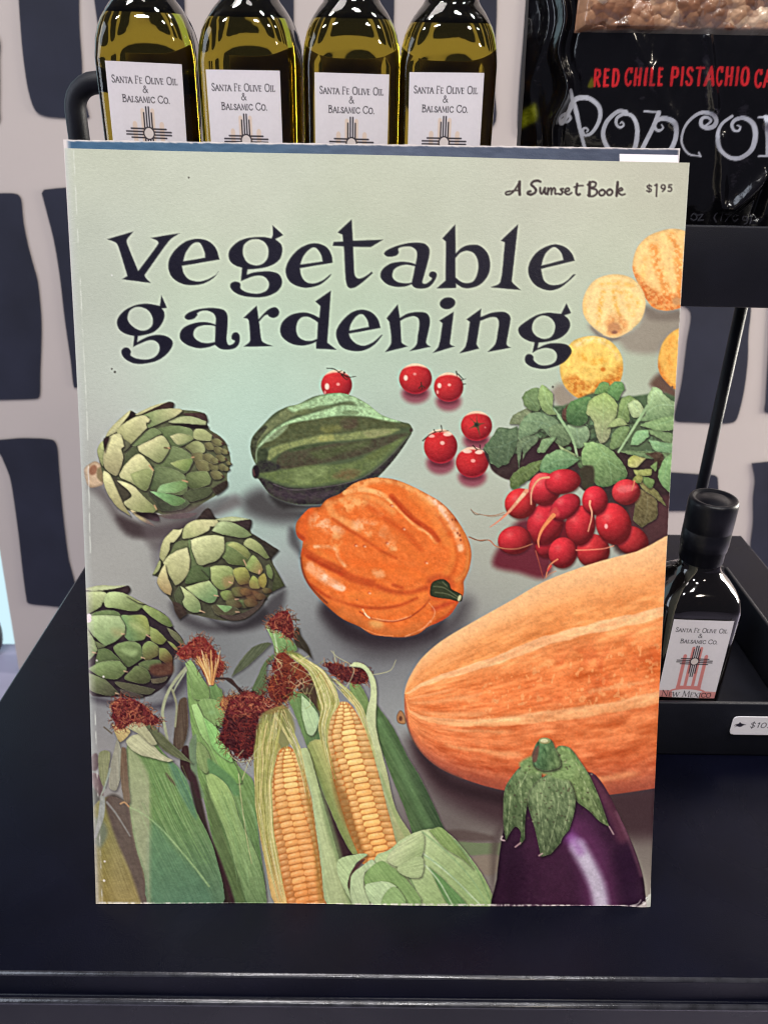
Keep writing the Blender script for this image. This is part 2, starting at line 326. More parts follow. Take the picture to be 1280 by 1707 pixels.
    tomato(725, 155, 103, 96, ("760,180 765,225", "745,215 765,200 785,215"), ((-.6, -.05, 12, 17, .95), (-.05, -.3, 10, 8, .5)))
    tomato(932, 208, 93, 92, ("980,110 985,140", "990,125 1015,150 1030,160", "1010,165 1040,155", "1025,190 1040,188"), ((-.62, -.1, 12, 16, .95), (.05, -.15, 10, 8, .7), (-.75, .35, 6, 12, .6)))
    tomato(1107, 452, 98, 94, (), ((.55, .1, 4, 4, .5),))
    c.F("1107,385! 1117,430 1160,435! 1125,452 1128,515! 1105,462 1060,470! 1092,440 1065,400! 1102,430", (96,70,48), soft=.9, mark=False); c.E(1107, 445, 12, 12, (40,46,40), mark=False)
    tomato(882, 580, 105, 108, ("770,545 810,510 850,490 930,482", "840,475 845,490", "885,450 890,480 875,492", "850,490 830,500"), ((.1, -.2, 14, 12, .75), (-.55, -.6, 20, 10, .7), (.4, -.7, 26, 12, .8)))
    tomato(1080, 680, 103, 96, ("1085,575 1110,598 1150,600", "1128,572 1130,595", "1110,598 1100,612"), ((.05, -.1, 14, 11, .6), (-.3, -.72, 28, 12, .85), (.4, -.65, 24, 12, .85)))

    # ---- acorn squash
    c.T(400, 640, 4.129)
    sh("20,790 150,720 250,800 480,850 700,800 720,900 300,960 60,900", (74,62,68), 16, .9)
    sh("200,760 400,830 640,820 900,660 940,640 900,800 300,860", (40,28,34), 6, .8)
    part_id(c, 'printed_green_squash')
    SQ = "72,430 90,360 160,280 240,200 330,155 400,140 500,90 600,68 700,64 790,90 880,140 960,205 1040,240 1130,265 1165,275 1187,308! 1180,345! 1120,440 1040,545 940,650 800,760 640,815 480,832 350,820 220,770 160,700 130,655! 95,640 88,605 90,575 110,555! 85,500"
    c.F(SQ, (84,96,68), soft=1.0, nz=(9, 8, 5, .1))
    q = lambda p, col, soft=4, al=.95, nz=(17, 6, 3.5, .1): c.F(p, tuple(k * q_ for k, q_ in zip(col, (1.06, 1.02, .96))), soft=soft * .85, alpha=al, mark=False, inside=c.id, nz=nz, rag=.3)
    q("75,430 100,360 200,260 330,160 420,140 470,170 350,230 200,330 120,420 100,540", (120,132,98))
    q("72,430 95,360 170,285 190,300 120,400 105,520 85,500", (58,62,52), 2)
    q("330,165 420,135 560,80 700,62 800,92 900,150 965,205 850,185 750,120 600,150 480,178 390,200", (172,212,172))
    q("370,205 420,175 520,170 500,195 430,215", (104,118,84), 3); q("480,185 540,150 640,150 760,120 790,135 660,160 560,175", (104,122,92), 3)
    q("125,430 220,325 350,250 560,185 700,148 820,155 960,205 1110,258 1000,262 880,228 700,218 520,243 330,280 220,360 140,430", (176,218,176), 3)
    q("700,195 760,180 820,195 800,215 720,212", (112,136,104), 3)
    q("150,430 300,292 520,245 700,222 880,232 1050,262 1180,290 1050,310 800,330 600,350 400,390 220,430 160,450", (84,92,64), 3)
    q("560,300 640,280 700,300 650,330 580,340", (112,118,74), 5); q("700,250 800,240 800,300 720,310", (80,72,60), 6)
    q("150,400 250,330 330,290 300,330 220,390", (136,160,130), 3)
    q("190,490 220,440 400,388 560,352 700,345 850,322 1000,310 1100,315 960,368 750,385 560,402 400,432 270,480 200,530", (136,150,102), 3.5)
    q("540,360 640,350 640,385 550,392", (156,164,106), 4); q("850,330 1000,312 1040,335 900,370", (140,148,110), 4)
    q("250,540 300,470 460,432 620,412 760,402 900,382 1060,350 1160,345 1000,430 800,500 600,540 420,580 280,585", (74,70,58), 4)
    q("480,470 620,440 800,400 900,380 880,430 720,470 560,520", (84,96,66), 6); q("330,450 480,420 620,410 500,440 350,470", (70,86,60), 4)
    q("130,615 300,592 480,560 700,552 850,508 1000,430 1135,362 1060,450 900,590 760,650 560,692 400,702 250,672", (104,122,80), 4)
    q("360,600 470,580 620,570 560,640 440,690 380,670", (122,142,98), 6); q("640,640 720,590 830,600 760,660", (110,100,72), 6); q("860,500 1000,430 1040,440 940,520", (96,110,70), 5)
    q("115,560 150,520 200,530 280,560 260,590 130,610", (44,42,46), 4); q("120,470 170,440 195,480 180,520 140,530", (56,66,50), 3)
    q("130,645 300,705 450,718 650,695 850,645 1000,535 1182,345 1150,420 1000,590 850,720 640,815 480,835 330,815 200,750", (48,42,50), 3)
    q("200,720 400,745 650,735 600,790 400,800 260,780", (66,58,68), 7)
    c.L("230,690 350,728 480,722 700,690 850,640 1000,530 1160,360", 6, (120,112,112), 2, soft=1, alpha=.6)
    c.E(110, 605, 24, 46, (40,30,36), soft=2, mark=False); c.L("92,590 100,630", 12, (92,66,66), soft=1)
    c.L("115,540 120,450 220,350 330,280", 6, (190,214,180), 4, soft=1.2, alpha=.5); c.E(1178, 318, 12, 14, (70,54,50), soft=1.2, mark=False)

    # ---- artichokes
    def bract(p, col, g=None, rim=(214,214,178), rw=.9, ra=.5, shd=.55, nzv=7):
        c.F(p, tuple(k * q_ for k, q_ in zip(col, (1.0, .985, .93))), g=((tuple(k * q_ for k, q_ in zip(g[0], (.97, .95, .88))),) + tuple(g[1:])) if g else None, sh=(1.4, 2.2, 3.2, min(.8, shd * 1.35)), rim=(rim, rw, ra * .35), nz=(nzv * 1.5, 7, 2.2, .5), bulge=(.14, 5), au=.17, jag=.5)
    L1, M1, G1, D1, K1 = (204,204,164), (168,176,132), (124,140,102), (84,92,70), (44,32,36)
    c.T(130, 650, 4.5714)
    sh("80,740 190,720 330,930 560,1060 900,980 1080,860 1200,800 1240,880 900,1020 700,1110 380,1110 200,860", (104,84,92), 9, .75)
    sh("300,960 600,1040 900,960 880,1100 420,1120", (66,44,52), 8, .8); sh("840,900 1000,840 1150,820 1000,960 860,1000", (96,88,92), 7, .6)
    part_id(c, 'printed_artichoke')
    c.F("48,605 95,560 140,545 195,590 195,715 160,735 95,745 65,700", (204,178,148), nz=(10, 6, 6, 0), bulge=(.25, 8), soft=1.3)
    c.E(118, 610, 30, 40, (150,108,84), 20, soft=2.5, mark=False); c.F("150,600 190,590 195,700 150,670", (140,124,92), soft=2, mark=False)
    c.F("190,640 160,520 150,450 190,390 230,330 300,240 400,158 435,175 470,185 690,90 730,100 730,145 790,150 970,180 995,290 1080,350 1135,415 1168,560 1140,640 1135,740 1060,800 960,860 850,930 650,950 610,940 420,930 330,880 210,740", (92,96,70), nz=(12, 6, 6, 0))
    bract("150,450 190,390 200,470 195,580 165,530", M1)
    bract("215,350 260,280 385,165 412,160 330,290 250,345", L1); bract("305,300! 385,200 405,158! 436,178 425,210 350,262", K1, rim=K1)
    bract("440,188 560,125 690,90! 600,140 490,185", L1); bract("470,190! 600,130 690,92 732,100 725,142! 560,172", (70,52,50), rim=K1)
    bract("790,178! 960,178 990,230 985,240! 870,208", (78,58,58), rim=K1); bract("690,245 780,205 880,205 978,240! 968,268 850,258", (176,186,146)); bract("715,262! 850,260 985,270 995,285 870,292", K1, rim=K1)
    bract("525,290 545,215 500,190! 620,150 770,142 800,158! 740,205 640,248", L1, ((132,150,110), 760, 160, 560, 280))
    bract("600,300 720,272 850,290 892,330! 890,365 830,410 750,438 690,410 640,340", G1, ((92,108,76), 820, 330, 640, 420)); bract("700,352! 780,330 870,352 890,372! 770,418", L1, ((150,164,120), 700, 340, 860, 390), shd=.1)
    bract("890,305 960,300 1025,345! 1010,388 890,372", M1); bract("1020,330 1085,360 1135,415! 1060,390", (84,72,62))
    bract("400,415 530,312 585,290 640,330 600,350 460,428", G1)
    bract("345,590 380,460 440,430 490,480 420,525 330,625", D1)
    bract("300,300 400,225 500,192 552,225! 540,248 522,252 527,290! 405,415! 350,380 310,345", L1, ((178,182,140), 450, 220, 380, 400))
    bract("320,355! 402,415 352,468 345,430", (110,112,92), rim=G1)
    bract("220,372 320,332 355,430! 332,452 348,510 325,600 290,655 210,600 195,520 205,450", L1, ((186,182,148), 260, 400, 270, 620))
    bract("198,370! 245,352! 205,468!", (60,44,46), rim=K1)
    bract("500,520 590,580 690,440 780,440 860,490 885,525! 868,575 812,637 700,592 600,592", G1, ((96,112,80), 800, 480, 560, 560)); bract("705,558! 790,530 880,520! 862,570 828,618 750,592", (172,184,130), ((132,156,100), 720, 540, 840, 600), shd=.1)
    bract("820,432 900,388 962,420 968,470 900,502 850,462", M1, ((110,116,84), 940, 430, 830, 450))
    for x, y, r in ((930,520,62),(1010,430,44),(1000,520,50),(1062,400,44),(1075,460,40),(1092,520,40),(960,580,66),(1040,585,46),(1105,590,38),(1060,650,50),(1130,600,26),(1045,540,34),(1120,470,30),(1150,560,20)):
        bract([(x - r, y - r * .45, 0), (x, y - r * .7, 0), (x + r * .8, y - r * .2, 0), (x + r, y + r * .2, 1), (x + r * .5, y + r * .6, 0), (x - r * .5, y + r * .6, 0)], (136,136,98), ((96,92,70), x + r * .5, y, x - r, y + r * .3))
        c.L([(x + r * .8, y + r * .1, 0), (x + r * 1.05, y + r * .3, 0)], 9, (80,50,46), soft=1)
    bract("455,430! 560,380 640,347 690,400 703,430! 685,482 620,556 540,512 470,470", L1, ((160,172,128), 520, 420, 620, 540))
    c.L("660,440 690,445", 10, (90,70,54), soft=1.2)
    bract("560,640 590,590 700,592 805,642 845,700! 830,772 780,802 600,772 545,742", G1, ((86,100,74), 760, 650, 560, 700)); bract("600,775! 640,722 800,690 842,692! 830,742 760,780 680,787", (150,190,142), ((126,158,108), 620, 760, 800, 720), shd=.1)
    bract("315,645! 370,560 465,487 540,552 577,612! 570,655 525,767 460,742 400,702 330,672", L1, ((160,172,126), 400, 580, 520, 740)); bract("400,640! 520,600 565,620 525,760 440,725", (158,168,122), ((140,154,110), 440, 640, 540, 740), shd=0, rim=(158,168,122))
    bract("830,642 980,620 1018,680! 1000,722 860,752", (132,146,104), ((92,104,74), 980, 640, 840, 720)); bract("800,805 850,762 1000,740 1035,762! 990,812 860,852", D1); bract("1020,750! 1130,690 1135,740 1060,795", (58,50,46))
    bract("540,770 700,800 820,832 858,865! 790,912 640,922 590,852", (92,104,82), ((66,70,60), 820, 860, 580, 860)); bract("550,772! 700,792 822,842 740,886 640,832", (140,190,138), ((116,150,104), 560, 780, 780, 850), shd=0)
    bract("600,955 700,945 820,935 912,940! 850,975 700,982", (108,106,94), shd=.2)
    bract("195,620 250,652 320,790 345,860 405,962! 300,890 210,750", L1, ((188,184,146), 220, 640, 330, 900)); bract("255,652! 320,692 402,802 352,852 315,792", (78,74,64), rim=D1)
    bract("350,860 410,815 380,760 300,690 420,730 500,810 580,882 607,908! 570,937 430,922", L1, ((156,166,120), 420, 780, 560, 920))
    bract("400,912 500,962 592,1042! 480,992", (196,184,150), shd=.2); bract("420,932! 600,942 622,1000 545,987", K1, rim=K1)
    for a in ("690,440 700,445", "545,575 575,612", "800,690 835,700", "870,515 885,512", "585,880 600,910"): c.L(a, 10, (186,150,112), soft=1)

    c.T(240, 830, 4.923)
    sh("60,420 160,330 260,250 150,480 120,640", (120,106,112), 9, .7); sh("130,150 470,60 560,120 440,170 300,240 160,420 30,380 0,200", (104,84,92), 9, .7)
    sh("220,860 350,950 600,1040 900,960 1060,800 1160,760 1120,940 900,1080 500,1100 280,1000", (74,60,70), 9, .85)
    sh("480,940 640,1020 800,1040 980,900 1000,1000 700,1090", (48,36,46), 7, .7)
    part_id(c, 'printed_artichoke')
    c.F("70,632! 130,500 160,350 245,258 320,250 430,180 525,78! 590,165 720,155 875,175! 885,290 1000,360 1105,430! 1050,505 1155,720! 1050,780 960,900 830,1000 700,1010 600,1000 350,950 295,995! 230,850 110,700 130,660", (78,78,60), nz=(10, 6, 6, 0))
    bract("340,250 430,180 525,80! 500,130 430,182", L1); bract("430,180! 525,82 585,165! 500,176", (62,50,50), rim=D1)
    bract("590,180 720,152 875,176! 820,196 700,190", (186,198,160)); bract("720,196! 875,178 880,230 850,264!", (62,50,52), rim=K1)
    bract("885,290! 1000,360 1107,428! 1040,505! 990,400", (60,54,50), rim=(110,110,96)); bract("1030,520! 1090,600 1157,720! 1050,772! 1060,650", (84,90,66), rim=(120,120,96))
    bract("160,525! 130,480 160,350 245,258! 290,262 320,250! 300,300 250,360 218,370 210,430", L1, ((188,192,150), 240, 280, 180, 500))
    bract("72,628! 130,515 140,530 130,580 95,622", M1)
    bract("220,450 260,370 365,345 370,400 290,430 180,500", (110,120,88), rim=G1)
    bract("320,290 345,225 430,182 600,180! 610,200 580,232 545,232! 530,268 430,315 325,335", L1, ((182,190,146), 460, 190, 400, 320))
    bract("560,270! 620,195 720,200 830,255 888,305! 850,320 800,328 650,300", (180,196,156), ((140,158,118), 640, 210, 700, 310))
    bract("820,385 870,330 960,385 1030,490! 1000,498 930,450", M1, ((134,148,104), 880, 340, 1000, 480)); bract("1000,560! 1030,545 1060,620 1050,672! 1015,640", (120,136,92))
    bract("365,350 385,345 400,450 450,550! 385,570 375,480", (118,134,98), rim=G1)
    bract("660,500 640,480 660,380 740,360 830,400 880,460! 865,520 835,556 700,540", (124,142,100), ((110,124,84), 700, 400, 800, 540)); bract("680,385! 740,362 840,410 870,470 850,505! 760,430", (168,176,122), ((140,150,100), 740, 380, 850, 490), shd=0)
    bract("835,560 870,500 900,470 960,540 978,590! 950,625 870,600", (146,164,108), ((176,150,108), 880, 540, 970, 610))
    bract("385,345! 480,315 580,305 658,320! 662,420 640,465 600,510 520,540 452,550 400,440", (200,206,166), ((178,188,146), 480, 340, 560, 520))
    bract("160,530! 200,480 280,430 358,405! 378,500 370,600 345,650 290,705 260,718! 190,600", (204,206,166), ((184,188,146), 280, 440, 260, 690))
    bract("110,690 140,600 175,550 195,640 230,740 220,800! 160,770", (202,198,156), ((192,170,132), 180, 600, 170, 780))
    bract("340,700 390,570 480,560 545,660 440,690", (92,108,76), rim=(120,130,96)); bract("470,580! 545,570 545,660!", (92,110,78), rim=(120,130,96))
    bract("545,570! 600,555 720,570 740,660 730,705! 690,740 630,755 560,690", (172,186,134), ((134,152,100), 580, 580, 700, 730))
    c.F("650,660 740,640 730,710 670,735", (170,136,96), soft=5, alpha=.6, mark=False)
    bract("735,590 830,570 870,640 860,700! 790,712 750,660", (164,168,104), ((128,124,78), 780, 590, 850, 700)); bract("865,690 900,640 950,690 950,740 880,740", (160,172,102)); bract("940,660 990,620 1010,690 985,745! 950,720", (158,150,88))
    for x, y, r, cc in ((700,800,72,(132,148,96)),(790,770,70,(110,112,76)),(820,870,60,(96,110,76)),(900,800,70,(116,98,70)),(880,860,60,(110,98,70)),(960,810,46,(104,92,68)),(740,870,66,(104,104,76)),(1010,760,40,(110,104,74)),(840,770,50,(130,112,74))):
        bract([(x - r, y - r * .3, 0), (x - r * .2, y - r * .6, 0), (x + r * .7, y - r * .3, 0), (x + r, y + r * .3, 1), (x + r * .3, y + r * .55, 0), (x - r * .6, y + r * .5, 0)], cc, ((88,68,56), x - r * .3, y - r * .2, x + r, y + r * .4), rim=(160,150,112), ra=.35)
    c.F("760,700 900,680 980,760 940,860 820,830", (120,74,56), soft=9, alpha=.35, mark=False, nz=(16, 4, 4, 0))
    bract("340,735! 420,708 535,678! 600,750 610,800! 580,850 530,862 430,812", (186,200,152), ((132,166,124), 430, 710, 520, 850))
    bract("290,720! 340,790 330,850 345,900 280,870 250,800", D1); bract("300,722! 400,790 460,860 470,935! 400,940 340,900 320,850 335,810", (184,196,150), ((146,170,124), 350, 780, 430, 930))
    bract("235,850! 300,870 360,950! 295,995! 260,940", (66,54,50), rim=(130,120,104))
    bract("560,890 600,875 760,900 790,935! 700,970 600,960", (88,86,68)); bract("598,878! 720,890 690,930 660,935", (136,172,122), shd=0)
    bract("620,960 760,960 900,900 1000,810! 960,890 840,985 720,1005", (84,72,68), rim=(140,120,108))
    for a in ("820,510 840,555", "950,595 945,625", "580,800 612,805", "750,832 778,830", "755,935 785,938", "460,925 500,940", "700,690 728,700"): c.L(a, 9, (216,170,136), 5, soft=1)

    c.T(130, 960, 6.4)
    sh("560,900 900,1100 1060,1160 1100,900 1180,1100 1000,1320 600,1380 120,1260 120,1330 700,1420 1050,1350", (66,50,66), 9, .8)
    part_id(c, 'printed_artichoke')
    c.F("60,180 240,150 540,215 720,300 930,410 1010,540 1130,700 1060,820 1020,900 1010,1050 900,1200 700,1300 420,1290 110,1230", (54,44,48), nz=(8, 6, 6, 0))
    bract("70,140 240,100 400,105 520,100! 470,130 300,150 150,160", (196,206,170)); bract("230,160! 420,130 540,100! 562,150 520,205! 400,165", (62,48,54), rim=K1)
    bract("60,400 60,190 180,165 300,180 315,260! 300,285 265,285! 240,330 120,400", (186,198,156), ((156,170,128), 160, 180, 140, 390))
    bract("300,330 280,240 330,175 480,180 640,260 720,330! 670,345! 640,370 560,375 400,345", (180,198,152), ((146,164,118), 400, 190, 480, 360))
    bract("520,210! 720,300 640,280", M1); bract("715,370 690,340 720,310 860,370 960,440 1015,530! 980,545 880,500 780,430", (148,166,112), ((120,138,92), 760, 330, 960, 530)); bract("950,550! 1060,610 1135,715! 1100,735 1000,640", (110,112,90))
    bract("140,420 200,385 320,365 430,385 450,430 300,430", (120,140,100)); bract("460,430 560,420 720,430 770,560 780,630! 735,625! 700,680 560,695 500,640 510,560", (120,150,108), ((156,168,108), 560, 640, 740, 560))
    c.F("560,500 640,520 740,620 700,600 600,550", (190,196,136), soft=7, alpha=.7, mark=False)
    bract("770,540! 850,580 950,680! 900,730 840,720 780,680", (150,164,108), ((132,140,86), 800, 580, 920, 710)); bract("950,690! 1010,720 1070,780 1040,790", (136,146,94))
    bract("90,520 120,435 280,420 450,430! 505,530 500,615! 470,640 400,700 290,750! 150,620", (180,200,158), ((146,172,128), 260, 440, 330, 720))
    c.F("370,570 480,580 480,640 400,640", (186,170,120), soft=8, alpha=.5, mark=False)
    bract("100,560! 180,690 210,790! 160,860 100,900", (156,172,132)); bract("180,690! 290,750 215,775!", (110,120,90))
    bract("380,760 520,700 650,720 695,800! 690,880! 540,970 460,890", (122,142,100), ((96,112,78), 560, 720, 560, 940)); c.F("455,790! 470,765 560,780 640,800 600,860 520,840", (150,170,116), soft=4, mark=False)
    bract("690,760 760,695 850,740 875,810! 850,850 720,900", (134,152,102), ((112,108,76), 760, 720, 830, 850)); bract("870,770! 940,780 1010,870 1000,960 920,920 870,880", (134,142,92), ((104,72,56), 900, 800, 970, 940))
    bract("650,950 720,905 870,900 890,960 780,1010", (104,118,84)); c.F("780,960 900,930 1010,940 1010,1040 860,1070 770,1030", (98,66,54), soft=4, nz=(16, 4, 4, 0), mark=False)
    bract("220,780! 320,780 430,870 520,960! 440,900 250,920 190,940", (98,114,80)); bract("110,990! 220,930 340,905 450,905! 520,980! 510,1020 420,1100 280,1090 180,1040", (136,158,112), ((112,128,90), 320, 920, 360, 1090))
    bract("500,1100 560,1020 630,960 740,1000 780,1080! 760,1130 680,1150", (112,126,88), ((88,94,68), 620, 980, 680, 1140)); bract("780,1100! 880,1090 960,1075 920,1130 800,1145", (98,90,78))
    bract("110,1030! 180,1060 300,1110 440,1250! 350,1280 200,1250 120,1200", (124,136,104), ((92,92,78), 180, 1090, 360, 1270)); bract("400,1130 560,1150 830,1210! 760,1265 580,1240 450,1190", (92,92,76)); bract("460,1210 700,1280 640,1300 500,1270", (84,76,74))
    for a in ("735,630 780,660", "680,870 715,880", "495,1015 535,1025", "160,815 200,825", "405,1250 445,1262", "470,620 500,620"): c.L(a, 12, (214,170,136), 5, soft=1)
    # ---- orange pumpkin
    c.T(480, 780, 4)
    sh("280,900 500,1060 700,1110 880,1090 1050,1000 1150,880 1220,900 1150,1080 900,1230 560,1260 340,1140 240,1000", (82,66,76), 22, .9); sh("10,400 60,420 100,600 60,560 10,500", (60,46,56), 8, .7)
    sh("240,900 320,950 500,1070 760,1120 900,1080 1040,1010 980,1120 660,1190 380,1130 220,980", (50,32,44), 13, .85)
    part_id(c, 'printed_pumpkin')
    c.F("52,410 60,360 110,300 150,268 215,260! 260,210 350,170 430,110 520,75 600,65 700,75 800,110 920,170 1020,230 1100,310 1160,400 1205,490 1222,580 1205,680 1170,760! 1170,840 1140,890 1080,980 1000,1030 930,1060 870,1105 780,1127 680,1125 560,1110 480,1060 370,1010 280,940 190,850 130,770 95,690 85,600 95,530 100,490! 65,460", (234,120,54), soft=1.0, nz=(14, 9, 6, .6), bulge=(.26, 16))
    c.rs = 11
    d = lambda p, w, col, soft=4, al=.75: c.L(p, w, col, soft=soft * .8, alpha=min(1, al * 1.12), inside=c.id, rag=(.6 if sum(col) > 520 else .15))
    OR, DK, LT, PK_ = (232,120,50), (178,62,22), (255,186,118), (253,196,150)
    d("140,290 100,380 110,470", 60, (226,104,46), 6)
    d("60,440 100,470", 30, (176,64,34), 4)
    d("430,130 600,90 780,130 900,200 990,290 1050,400", 60, (253,180,110), 6)
    d("560,130 700,140 820,210 900,300 960,400", 60, (236,120,50), 6); d("640,120 740,140 820,200", 24, (230,116,48), 4)
    d("380,165 470,145 580,160 680,215 770,300 860,385 930,425 985,490", 34, LT, 3, .95); d("400,190 520,190 620,230 700,290", 40, (246,160,90), 6)
    d("690,190 760,265 840,345 900,385 960,430 1000,480", 36, (198,80,34), 3.5, .9); d("700,200 780,300 880,380", 14, (184,66,26), 2.5, .8)
    d("820,180 930,270 1000,390 1060,500", 50, (238,136,64), 6); d("950,195 1050,300 1120,420 1150,540", 44, PK_, 5, .85); d("980,220 1060,330 1100,400", 22, (253,208,176), 4, .8)
    d("1010,330 1080,450 1120,570 1110,680 1060,740", 26, (214,100,42), 5, .7); d("1140,380 1190,500 1200,600 1180,700 1120,750", 26, (228,140,72), 5, .7); d("1080,480 1100,600 1050,700", 40, (240,140,66), 6, .6)
    d("270,240 310,320 380,360 470,400", 50, (246,164,96), 6); d("300,230 420,210 560,250 620,310", 30, (250,176,106), 5)
    for x, y, rx, ry, a in ((210,360,52,46,20),(290,400,70,36,20),(370,280,24,60,10),(420,250,40,30,0),(500,390,60,44,10),(540,420,30,30,0),(620,420,70,30,40),(690,500,44,36,30),(700,540,34,22,0),(320,480,24,50,-10),(460,240,40,20,10)):
        c.E(x, y, rx * 1.15, ry * 1.1, PK_ if rx > 40 else LT, a, soft=8, alpha=.75, mark=False, rag=.85, jag=3)
    d("300,340 400,410 500,470 620,550 720,600", 20, (200,86,36), 4, .75); d("540,250 640,330 780,430 880,540", 34, (206,84,32), 7, .6); d("600,400 760,520 900,620 960,700", 60, (230,118,50), 9, .6)
    d("180,525 260,525 320,545 340,600 380,650", 22, (253,190,136), 3.5, .9); d("200,560 260,600 320,640", 40, (236,130,60), 6)
    d("110,560 200,615 320,670 430,735 560,770", 52, (196,82,36), 5, .9); d("130,590 240,650 360,710", 22, (182,64,28), 4, .7)
    d("360,600 500,640 640,660 780,680 880,720 930,760", 60, (232,112,46), 9, .7); d("560,700 700,690 820,700 900,740", 40, (238,124,54), 7, .6)
    c.E(605, 705, 40, 30, (248,176,120), 20, soft=4, alpha=.8, mark=False, rag=.6, jag=3)
    d("600,790 700,830 820,835 920,800", 34, (194,80,36), 5, .85); d("700,780 760,800", 20, (180,66,30), 4, .6); d("420,850 600,850 760,870 900,850", 46, (238,132,58), 8, .7)
    d("150,660 240,730 330,780", 70, (250,176,126), 6, .8); d("240,730 320,780 360,800", 46, (255,206,170), 3.5, .9)
    d("130,760 250,850 400,910 560,935 720,925 860,870", 20, (184,70,30), 4, .8); d("300,880 480,960 640,965 800,930 920,860", 40, (236,128,60), 6, .6)
    d("480,960 560,1005 680,1025 800,1000 900,930 940,880", 10, (176,72,36), 2, .85); d("560,1000 700,1020 820,985", 6, (250,176,128), 1.5, .7)
    d("360,960 480,1020 620,1080 760,1100 880,1050", 60, (214,122,62), 8, .6); c.E(590, 1040, 46, 26, (238,186,112), 10, soft=6, alpha=.7, mark=False)
    d("500,945 520,980 545,1000", 10, (252,226,186), 1.2, .9); d("930,890 980,920 960,1010 900,1070", 40, (218,112,52), 7, .6); d("975,940 1080,900 1150,880 1080,980 980,1040", 30, (196,74,40), 6, .8)
    d("940,900 980,960 950,1030", 6, (250,176,130), 1.5, .6); d("780,1125 900,1070 950,1020", 7, (250,180,140), 1.5, .6); d("480,1062 600,1112 700,1120", 6, (236,150,100), 1.5, .6)
    for x, y in ((450,515),(508,520),(770,405),(660,500),(690,250),(540,832),(920,630)): c.E(x, y, 10, 8, (196,84,44), soft=1.5, alpha=.7, mark=False); c.E(x + 6, y + 5, 8, 6, (255,206,170), soft=1.2, alpha=.6, mark=False)
    for x, y in ((1095,345),(1115,345),(1130,435),(1145,450),(1150,480)): c.E(x, y, 7, 9, (150,70,44), soft=1, alpha=.7, mark=False)
    c.L("85,600 100,690 150,790 260,900", 10, (96,40,40), soft=2, alpha=.6)
    c.F("940,810 930,740 1000,710 1090,740 1110,800 1050,880 960,880", (176,70,36), soft=6, alpha=.6, mark=False)
    c.F("948,805 965,760 1030,740 1075,770 1090,808 1157,845 1152,892 1080,877 955,855", (58,64,42), bulge=(.35, 5), nz=(10, 6, 2, .4))
    for a in ("970,790 1040,800 1130,860", "980,830 1060,840 1130,875", "1030,760 1060,790"): c.L(a, 6, (116,122,90), soft=1, alpha=.7)
    c.E(1142, 868, 10, 22, (206,200,150), 20, soft=1, mark=False)
    c.rs = 4.5
    # ---- radishes and their leaves
    c.T(780, 620, 3.5556)
    sh("150,1150 180,1040 300,880 440,900 500,1150 440,1225 300,1190", (112,30,50), 8, .95); sh("860,960 1060,1000 1170,1000 1160,1040 900,1080", (70,34,42), 6, .9)
    part_id(c, 'printed_radish_bunch')
    c.F("130,560 100,430 300,400 420,380 560,300 720,280 880,300 1240,350 1240,1030 1060,1040 960,900 680,700 560,600 420,640 240,640 160,600", (62,46,46), nz=(10, 8, 8, 0), soft=2)
    c.F("110,440 300,335 400,200 560,200 750,120 900,150 1240,150 1240,520 1050,500 900,470 660,430 560,380 420,400 300,420", (88,106,76), soft=3, nz=(14, 5, 5, 0), mark=False)
    rl = random.Random(12)
    for i in range(70):
        t = rl.random(); x = rl.uniform(240, 1200); y = rl.uniform(200, 480) if 420 < x else rl.uniform(340, 460); r1 = rl.uniform(22, 52); r2 = r1 * rl.uniform(.3, .5); k_ = rl.uniform(.78, 1.12)
        c.E(x, y, r1, r2, (104 * k_, 128 * k_, 94 * k_), rl.uniform(-70, 70), sh=(1, 1.6, 2.4, .5), nz=(20, 4, 3, .6), bulge=(.25, 4), au=.2, jag=4.5)
    c.F("960,800 1240,740 1240,1020 1060,1045 950,900", (82,52,54), soft=5, mark=False); c.F("330,480 430,410 540,440 440,540 340,560", (60,40,46), soft=3, mark=False)
    def leaf(p, col, vein=None, dk=.7, g=None):
        c.F(p, tuple(k * q_ for k, q_ in zip(col, (1.08, 1.02, .97))), g=((tuple(k * q_ for k, q_ in zip(g[0], (1.07, 1.01, .97))),) + tuple(g[1:])) if g else None, sh=(1.2, 2.0, 3.0, .6), rim=((196,210,160), .8, .18), nz=(24, 5, 3.0, .8, 21), bulge=(.15, 5), au=.18, jag=1.5)
        for v in (vein or ()): c.L(v, 5, tuple(min(255, k + 34) for k in col), 2, soft=1, alpha=.42)
    leaf("1000,700 1100,720 1122,840 1110,870! 1060,900 1030,922! 980,880 990,780", (104,100,72), ("1060,720 1060,820 1040,900",))
    leaf("1010,640 1060,660 1130,720 1175,800! 1100,740 1030,690", (124,126,86))
    leaf("90,450! 120,410 150,370 180,330 250,335 290,318! 300,400 270,480 230,550 205,552 180,567! 150,550 130,540 118,490", (88,112,88), ("290,400 200,440 100,450", "200,440 170,520", "210,430 190,360", "250,415 230,520"))
    leaf("245,305! 262,260 290,240 360,215 372,260 310,312", (124,142,114)); leaf("318,150! 350,110 420,95 432,200 400,237 340,205", (112,142,102), ("340,140 380,180 410,225",))
    leaf("300,330 315,290 330,270 380,240 470,250 540,300 562,370 500,402 440,340 380,372 300,402", (116,146,116), ("540,350 440,300 340,290", "440,300 400,350"))
    leaf("580,322 640,310 712,332 710,402 660,452 620,422", (126,156,126), ("640,330 660,440",)); leaf("480,330 560,310 610,400 560,440 500,400", (110,136,106))
    leaf("440,400 520,382 500,420 480,440! 455,475! 410,477 425,430", (122,154,118), ("500,395 440,460",)); leaf("290,422 340,382 412,382 400,420 350,470 322,522! 320,450 300,572! 290,500", (100,122,98), ("400,390 330,430 305,520",))
    leaf("560,230 600,190 590,290 560,280", (90,70,62))
